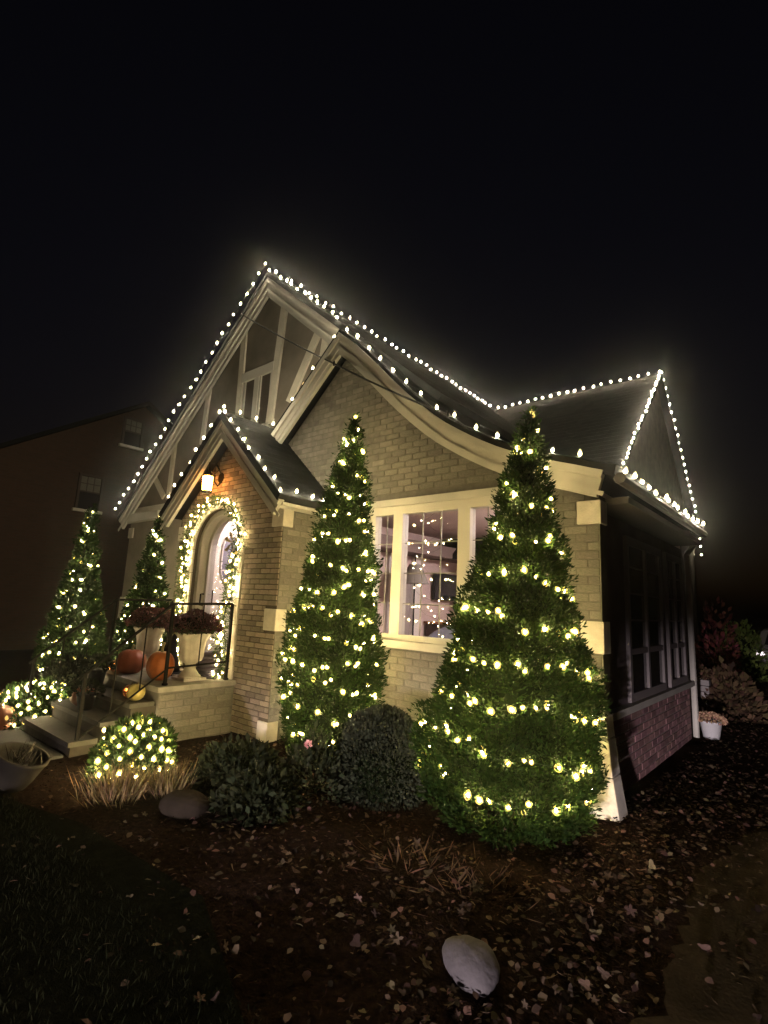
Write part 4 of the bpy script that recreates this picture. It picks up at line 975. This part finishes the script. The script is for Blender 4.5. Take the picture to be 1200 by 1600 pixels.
tuft((-.18, -1.75, 0), 60, .14, .14, RUST, 'smaller rusty dead fern behind the pale egg-shaped stone', 4, lean=2.6, w=.010, cat='fern', name='dead_fern')
def rock(loc, sx, sy, sz, rot, mat, label, seed, name='stone'):
    rng = random.Random(seed); bm = bmesh.new(); bmesh.ops.create_icosphere(bm, subdivisions=4, radius=1)
    ph = [rng.uniform(0, 6) for _ in range(6)]
    for v in bm.verts:
        c = v.co; k = 1 + .06*math.sin(2.2*c.x+ph[0]) + .05*math.sin(3.1*c.y+ph[1]) + .05*math.sin(2.7*c.z+ph[2]) + .02*math.sin(7*c.x+5*c.y+ph[3]) + .012*math.sin(13*c.y+11*c.z+ph[4])
        v.co = Vector((c.x*sx*k, c.y*sy*k, c.z*sz*k))
    for f in bm.faces: f.smooth = True
    me = bpy.data.meshes.new(name); bm.to_mesh(me); bm.free(); me.materials.append(mat)
    o = link(name, me, None, loc); o.rotation_euler = rot; return tag(o, label, 'stone')
PALE = M('pale_smooth_stone', (.075, .067, .071), .8, var=.16, vscale=14, bump=.5, bscale=45, spec=.05)
BRN = M('brown_field_stone', (.022, .017, .013), .9, var=.25, vscale=7, bump=.5, bscale=40, spec=0.0)
rock((.155, -2.40, .05), .155, .105, .065, (rad(10), rad(6), rad(-22)), PALE, 'pale egg-shaped stone lying alone in the front leaves', 3)
rock((-2.42, -2.36, .03), .22, .16, .10, (0, 0, rad(20)), BRN, 'dark brown flat field stone beside the dry grass', 5)

# right side: pots and shrubs along the side yard
wp = thing('flower_pot', 'white pot of faded flowers by the far end of the brick wall', 'flower pot', (0.10, 4.12, 0))
MB().lathe([(.085, 0), (.10, .01), (.135, .21), (.142, .215), (.142, .24), (.125, .24), (.115, .2)], 24).obj('pot', M('white_pot_paint', (.55, .54, .56), .6), wp, True)
n = 500; u = RNG.normal(size=(n, 3)); u /= np.linalg.norm(u, axis=1, keepdims=True); u[:, 2] = np.abs(u[:, 2])
link('flowers', cloud_mesh('flowers', u*np.array([.17, .17, .09]) + np.array([0, 0, .23]), u + RNG.normal(0, .4, (n, 3)), np.full(n, .045), np.full(n, .034), M('faded_peach_flower', (.42, .26, .17), .8, rnd='island', rvar=.5)), wp)
AUT = M('yellow_brown_autumn_leaf', (.09, .055, .03), .8, rnd='island', rvar=.6, trans=.2)
mound('autumn_shrub', (0.05, 6.3, 0), .48, .5, .78, 1300, .13, AUT, 'yellow brown autumn shrub behind the white flower pot', 'shrub', seed=21, wfac=.6, jit=.3, core=False)
pb = thing('planter_box', 'grey planter box beside the autumn shrub', 'planter', (-0.42, 6.2, 0))
for k in range(3): MB().box(-.22, .22, -.2, .2, .30+k*.10, .30+k*.10+.09).obj('board', M('weathered_grey_board', (.22, .20, .20), .9, rnd='object', rvar=.3), pb)
for sx in (-.18, .18):
    for sy in (-.16, .16): MB().box(sx-.025, sx+.025, sy-.025, sy+.025, 0, .295).obj('leg', M('weathered_grey_board', (.22, .20, .20), .9), pb)
mound('planter_foliage', (-0.42, 6.2, .59), .22, .20, .20, 260, .08, AUT, 'low dry foliage growing in the grey planter box', 'plant', seed=22, core=False)
mound('red_leaf_shrub', (-.85, 11.5, 0), .5, .5, 2.15, 700, .14, M('dark_red_leaf', (.14, .035, .03), .8, rnd='island', rvar=.6), 'narrow dark red shrub far down the side yard', 'shrub', seed=23, core=False, jit=.4)
mound('green_shrub', (-.62, 13.6, 0), .65, .6, 1.55, 1200, .14, leaf_mat('bright_green_shrub', (.12, .16, .04)), 'yellow green shrub far down the side yard', 'shrub', seed=24, jit=.3)

# parked car down the drive, mostly cut by the picture edge
car = thing('parked_car', 'pale car with a lit headlight parked far down the side drive', 'car', (0.35, 17.2, 0))
PAINT = M('pale_silver_car_paint', (.50, .47, .49), .25, metal=.5, spec=.6, coat=.6)
prof = [(-2.15, .28), (-2.2, .55), (-2.05, .74), (-1.15, .86), (-.55, 1.32), (.55, 1.40), (1.35, 1.02), (2.05, .92), (2.18, .60), (2.12, .28)]
cb = MB(); vs = []
for sx, k in ((-.86, .0), (-.72, .10), (.72, .10), (.86, .0)):
    for y, z in prof: vs.append((sx if z < .95 else sx*.82, y*(1 if abs(sx) < .8 else .97), z - (.03 if abs(sx) > .8 else 0)))
n = len(prof); fs = [(i*n+j, i*n+(j+1) % n, (i+1)*n+(j+1) % n, (i+1)*n+j) for i in range(3) for j in range(n)] + [tuple(range(n)), tuple(range(4*n-1, 3*n-1, -1))]
o = cb.add(vs, fs).obj('body', PAINT, car); smooth_by_angle(o, 35)
MB().add([(-.60, -1.12, .89), (.60, -1.12, .89), (.52, -.60, 1.295), (-.52, -.60, 1.295), (-.60, -1.14, .885), (.60, -1.14, .885)], [(0, 1, 2, 3)]).obj('windshield', DGL, car)
for s in (-1, 1):
    MB().add([(s*.722, -.55, .97), (s*.722, .75, .97), (s*.715, .50, 1.30), (s*.715, -.40, 1.27)], [(0, 1, 2, 3)]).obj('side_window', DGL, car)
    MB().lathe([(.02, -.02), (.10, -.01), (.11, .02)], 12, (0, 0, 0)).obj('headlight', EM('car_headlight_glow', (1.0, .86, .88), 2.2 if s < 0 else 2.2), car, True, (s*.62, -2.14, .62)).rotation_euler = (rad(90), 0, 0)
    for y in (-1.35, 1.35):
        w = MB().lathe([(.20, -.10), (.31, -.10), (.325, -.07), (.325, .07), (.31, .10), (.20, .10)], 20).obj('wheel', M('black_tyre_rubber', (.015, .015, .015), .9), car, True, (s*.80, y, .325)); w.rotation_euler = (0, rad(90), 0)
        MB().lathe([(.02, .02), (.19, .05), (.2, .08)], 12).obj('rim', PAINT, w)

# =================================================================== NEIGHBOUR HOUSE
nb = thing('neighbour_house', 'dark red brick house with two small gable windows at the far left', 'house', (-15.0, 2.3, 0))
NBR = bpy.data.materials.new('dark_red_brick_wall'); NBR.use_nodes = True
nt = NBR.node_tree; bt = nt.nodes.new('ShaderNodeTexBrick'); tc = nt.nodes.new('ShaderNodeTexCoord'); mp = nt.nodes.new('ShaderNodeMapping')
mp.inputs['Rotation'].default_value = (rad(90), 0, rad(90)); nt.links.new(tc.outputs['Object'], mp.inputs[0])
sepx = nt.nodes.new('ShaderNodeSeparateXYZ'); cmb = nt.nodes.new('ShaderNodeCombineXYZ'); nt.links.new(tc.outputs['Object'], sepx.inputs[0])
nt.links.new(sepx.outputs[1], cmb.inputs[0]); nt.links.new(sepx.outputs[2], cmb.inputs[1]); nt.links.new(cmb.outputs[0], bt.inputs['Vector'])
bt.inputs['Color1'].default_value = (.05, .024, .016, 1); bt.inputs['Color2'].default_value = (.036, .018, .012, 1); bt.inputs['Mortar'].default_value = (.04, .03, .025, 1)
bt.inputs['Scale'].default_value = 1.0; bt.inputs['Brick Width'].default_value = .21; bt.inputs['Row Height'].default_value = .077; bt.inputs['Mortar Size'].default_value = .008
nt.links.new(bt.outputs[0], nt.nodes['Principled BSDF'].inputs['Base Color']); nt.nodes['Principled BSDF'].inputs['Roughness'].default_value = .9
MB().prism_x([(-6, 0), (6.5, 0), (6.5, 3.6), (.1, 7.55), (-6, 3.6)], -7, 0).obj('wall', NBR, nb)
for s, e in ((-6.4, 3.35), (6.9, 3.37)):
    MB().prism_x([(.1, 7.70), (s, e+.12), (s, e), (.1, 7.56)], -7.2, .25).obj('roof', ROOFD, nb)
for y0, y1, z0, z1 in ((-.52, .12, 6.15, 7.05), (-1.55, -.85, 3.95, 5.0)):
    w = MB().box(.002, .07, y0, y0+.07, z0, z1).box(.002, .07, y1-.07, y1, z0, z1).box(.002, .07, y0+.07, y1-.07, z1-.07, z1).obj('window', M('dark_window_frame', (.05, .035, .03), .7), nb)
    MB().box(.002, .10, y0-.05, y1+.05, z0-.08, z0-.002).obj('sill', STONE, w)
    zm = (z0+z1)/2
    MB().box(.004, .02, y0+.07, y1-.07, z0, zm-.02).obj('pane', DGL, w)
    MB().box(.004, .02, y0+.07, y1-.07, zm+.02, z1-.07).obj('pane', M('pale_blind_glass', (.11, .10, .085), .4), w)
    MB().box(.004, .06, y0+.07, y1-.07, zm-.02, zm+.02).obj('meeting_rail', M('dark_window_frame', (.05, .035, .03), .7), w)
    for i in (1, 2):
        y = y0+.07 + (y1-y0-.14)*i/3; MB().box(.0205, .03, y-.012, y+.012, zm+.02, z1-.07).obj('muntin', M('dark_window_frame', (.05, .035, .03), .7), w)
    z = (zm+z1)/2 - .02; MB().box(.0205, .031, y0+.07, y1-.07, z-.012, z+.012).obj('muntin', M('dark_window_frame', (.05, .035, .03), .7), w)

# overhead service cable
A = Vector((-6.668, 0.33, 6.957)); Mi = Vector((-3.318, -0.28, 4.776)); B = Vector((-1.46, -0.3, 3.67)); pts = []
for p0, p1, sg in ((A, Mi, .05), (Mi, B, .05)):
    for i in range(16):
        t = i/15; p = p0.lerp(p1, t); p.z -= 4*sg*t*(1-t)*.5; pts.append(p - A)
pts = [p for i, p in enumerate(pts) if i != 16]
cab = thing('service_cable', 'black overhead cable crossing in front of both gables', 'cable', A)
MB().tube(pts, .012, 6).obj('cable', CABLE, cab)
for q in (Vector((0, 0, 0)), Mi - A, B - A): MB().lathe([(.012, -.03), (.018, 0), (.012, .03), (.008, .04)], 8, tuple(q)).obj('anchor', IRON, cab)

# =================================================================== GROUND COVER
LEAFM = M('fallen_leaf', (.055, .036, .025), .75, rnd='island', rvar=.85, trans=.1, spec=.06)
LEAFO = M('fallen_leaf_single', (.062, .044, .031), .7, rnd='object', rvar=.7, trans=.1, spec=.06)
def blocked(x, y):
    if x < 0.05 and y > -0.02 and y < 12.7: return True
    if x < PX+.02 and y > PY-.02: return True
    if SX0 < x < SX1 and y > -2.6: return True
    if math.dist((x, y), (.155, -2.40)) < .19: return True
    if -5.8 < x < -4.3 and y < -2.5: return True
    return False
def leaf_density(x, y):
    d = .40
    if x > 0.0: d = 1.0
    if y < -2.9 - .25*x: d *= .35
    if x > .75 and y < 0.6 - 1.2*(x-.75): d *= .3
    if x < -4: d *= .4
    return d
pts = []
while len(pts) < 13000:
    if random.random() < .72: x, y = random.uniform(-4.2, 1.9), random.uniform(-4.6, 2.5)
    else: x, y = random.uniform(-.2, 3.0), random.uniform(0, 13)
    if blocked(x, y) or random.random() > leaf_density(x, y): continue
    pts.append((x, y))
pts = np.array(pts); n = len(pts)
P = np.concatenate([pts, np.array([[hnear(x, y) + random.uniform(.004, .03)] for x, y in pts])], 1)
a = RNG.uniform(0, 6.283, n); D = np.stack([np.cos(a), np.sin(a), RNG.normal(.05, .28, n)], -1)
nr = np.stack([RNG.normal(0, .35, n), RNG.normal(0, .35, n), np.ones(n)], -1)
L = RNG.uniform(.016, .055, n)
lit = link('leaf_litter', cloud_mesh('leaf_litter', P, D, L, L*RNG.uniform(.45, .85, n), LEAFM, fold=.18, nrm=nr, oval=True)); lit['kind'] = 'stuff'
lit['label'] = 'brown fallen leaves scattered over the garden bed'; lit['category'] = 'leaf litter'
# single leaves near the camera
def leaf_mesh(k):
    rs = random.Random(k); out = []
    lobes = 5 if k % 2 else 3; N = 22
    for i in range(N):
        t = 2*math.pi*i/N; r = .5*(1 + (.42 if lobes == 5 else .25)*math.cos(lobes*t)) * (1 if lobes == 5 else (.65+.35*abs(math.cos(t))))
        x, y = r*math.cos(t), r*math.sin(t); out.append((x, y, .22*y*y + .25*x*x*rs.uniform(.4, 1.2) + rs.uniform(-.02, .02)))
    mb = MB().add([(0, 0, -.02)] + out, [(0, 1+i, 1+(i+1) % N) for i in range(N)])
    mb.add([(-.5, -.012, .05), (-.85, -.008, .10), (-.85, .008, .10), (-.5, .012, .05)], [(0, 1, 2, 3)])
    return mb.mesh('leaf', LEAFO)
LM = [leaf_mesh(k) for k in range(5)]
c = 0
while c < 230:
    x, y = random.uniform(-2.6, 1.3), random.uniform(-3.6, -.6)
    if blocked(x, y) or math.dist((x, y), (-.42, -.86)) < .75 or random.random() > leaf_density(x, y)*1.1: continue
    o = link('leaf', LM[c % 5], ground, (x, y, hnear(x, y) + random.uniform(.012, .04))); s = random.uniform(.025, .06)
    o.scale = (s, s*random.uniform(.7, 1.1), s); o.rotation_euler = (random.gauss(0, .45), random.gauss(0, .45), random.uniform(0, 6.28)); c += 1
# lawn
LAWN = M('dark_lawn', (.006, .0062, .004), 1.0, var=.4, vscale=20, bump=.8, bscale=80, spec=0.0)
_k = [(1.6, 1.1), (.95, .6), (.75, -.6), (.85, -2.0), (1.3, -7)]; _e = []
for p, q in zip(_k, _k[1:]):
    m = max(2, int(math.dist(p, q)/.09))
    for i in range(m): _e.append((p[0]+(q[0]-p[0])*i/m + random.gauss(0, .03), p[1]+(q[1]-p[1])*i/m + random.gauss(0, .02), .022))
_e += [(1.3, -7, .022)]; _f = [(8, y, .022) for x, y, z in reversed(_e)]
_n = len(_e)
struct(MB().add(_e + _f, [(i, i+1, 2*_n-2-i, 2*_n-1-i)[::-1] for i in range(_n-1)]).obj('dirt_path', M('worn_brown_dirt', (.030, .023, .015), 1.0, var=.3, vscale=5, bump=.5, bscale=50, spec=0.0)))
struct(MB().add([(-4.3, -3.5, .032), (-2.6, -3.05, .032), (-1.2, -2.95, .032), (-.2, -3.35, .032), (.6, -7, .032), (-4.3, -7, .032)], [(0, 1, 2, 3, 4, 5)]).obj('lawn', LAWN))
n = 6000; gx = RNG.uniform(-4, .2, n); gy = RNG.uniform(-4.4, -3.25, n)
P = np.stack([gx, gy, np.full(n, .03)], -1); D = np.stack([RNG.normal(0, .4, n), RNG.normal(0, .4, n), np.ones(n)], -1)
gr = link('grass', cloud_mesh('grass', P, D, RNG.uniform(.02, .055, n), np.full(n, .005), leaf_mat('lawn_blade', (.009, .010, .005), sp=0.0))); gr['kind'] = 'stuff'
gr['label'] = 'short dark lawn grass at the edges of the bed'; gr['category'] = 'grass'
# mulch chips
n = 14000; x = RNG.uniform(-4.2, 1.6, n); y = RNG.uniform(-4.2, 1.5, n); ok = np.array([not blocked(a, b) for a, b in zip(x, y)]); x = x[ok]; y = y[ok]; n = len(x)
P = np.stack([x, y, np.array([hnear(a, b) for a, b in zip(x, y)]) + RNG.uniform(-.004, .012, n)], -1); a = RNG.uniform(0, 6.283, n)
mu = link('mulch', cloud_mesh('mulch', P, np.stack([np.cos(a), np.sin(a), RNG.normal(0, .25, n)], -1), RNG.uniform(.015, .05, n), RNG.uniform(.006, .016, n), M('mulch_chip', (.024, .015, .011), .95, rnd='island', rvar=.7, spec=0.0), nrm=np.stack([RNG.normal(0, .4, n), RNG.normal(0, .4, n), np.ones(n)], -1)))
mu['kind'] = 'stuff'; mu['label'] = 'dark bark mulch covering the bed'; mu['category'] = 'mulch'

# haze box added so its scattering stands in for lens bloom round the bulbs
hz = MB().box(-60, 40, -40, 60, -1.2, 13.0).mesh('haze')
hm = bpy.data.materials.new('bloom_haze'); hm.use_nodes = True; nt = hm.node_tree; nt.nodes.remove(nt.nodes['Principled BSDF'])
pv = nt.nodes.new('ShaderNodeVolumePrincipled'); pv.inputs['Color'].default_value = (.9, .9, .9, 1); pv.inputs['Density'].default_value = 0.0024; pv.inputs['Anisotropy'].default_value = 0.972
nt.links.new(pv.outputs[0], nt.nodes['Material Output'].inputs['Volume']); hz.materials.append(hm)
link('haze', hz)['kind'] = 'stuff'
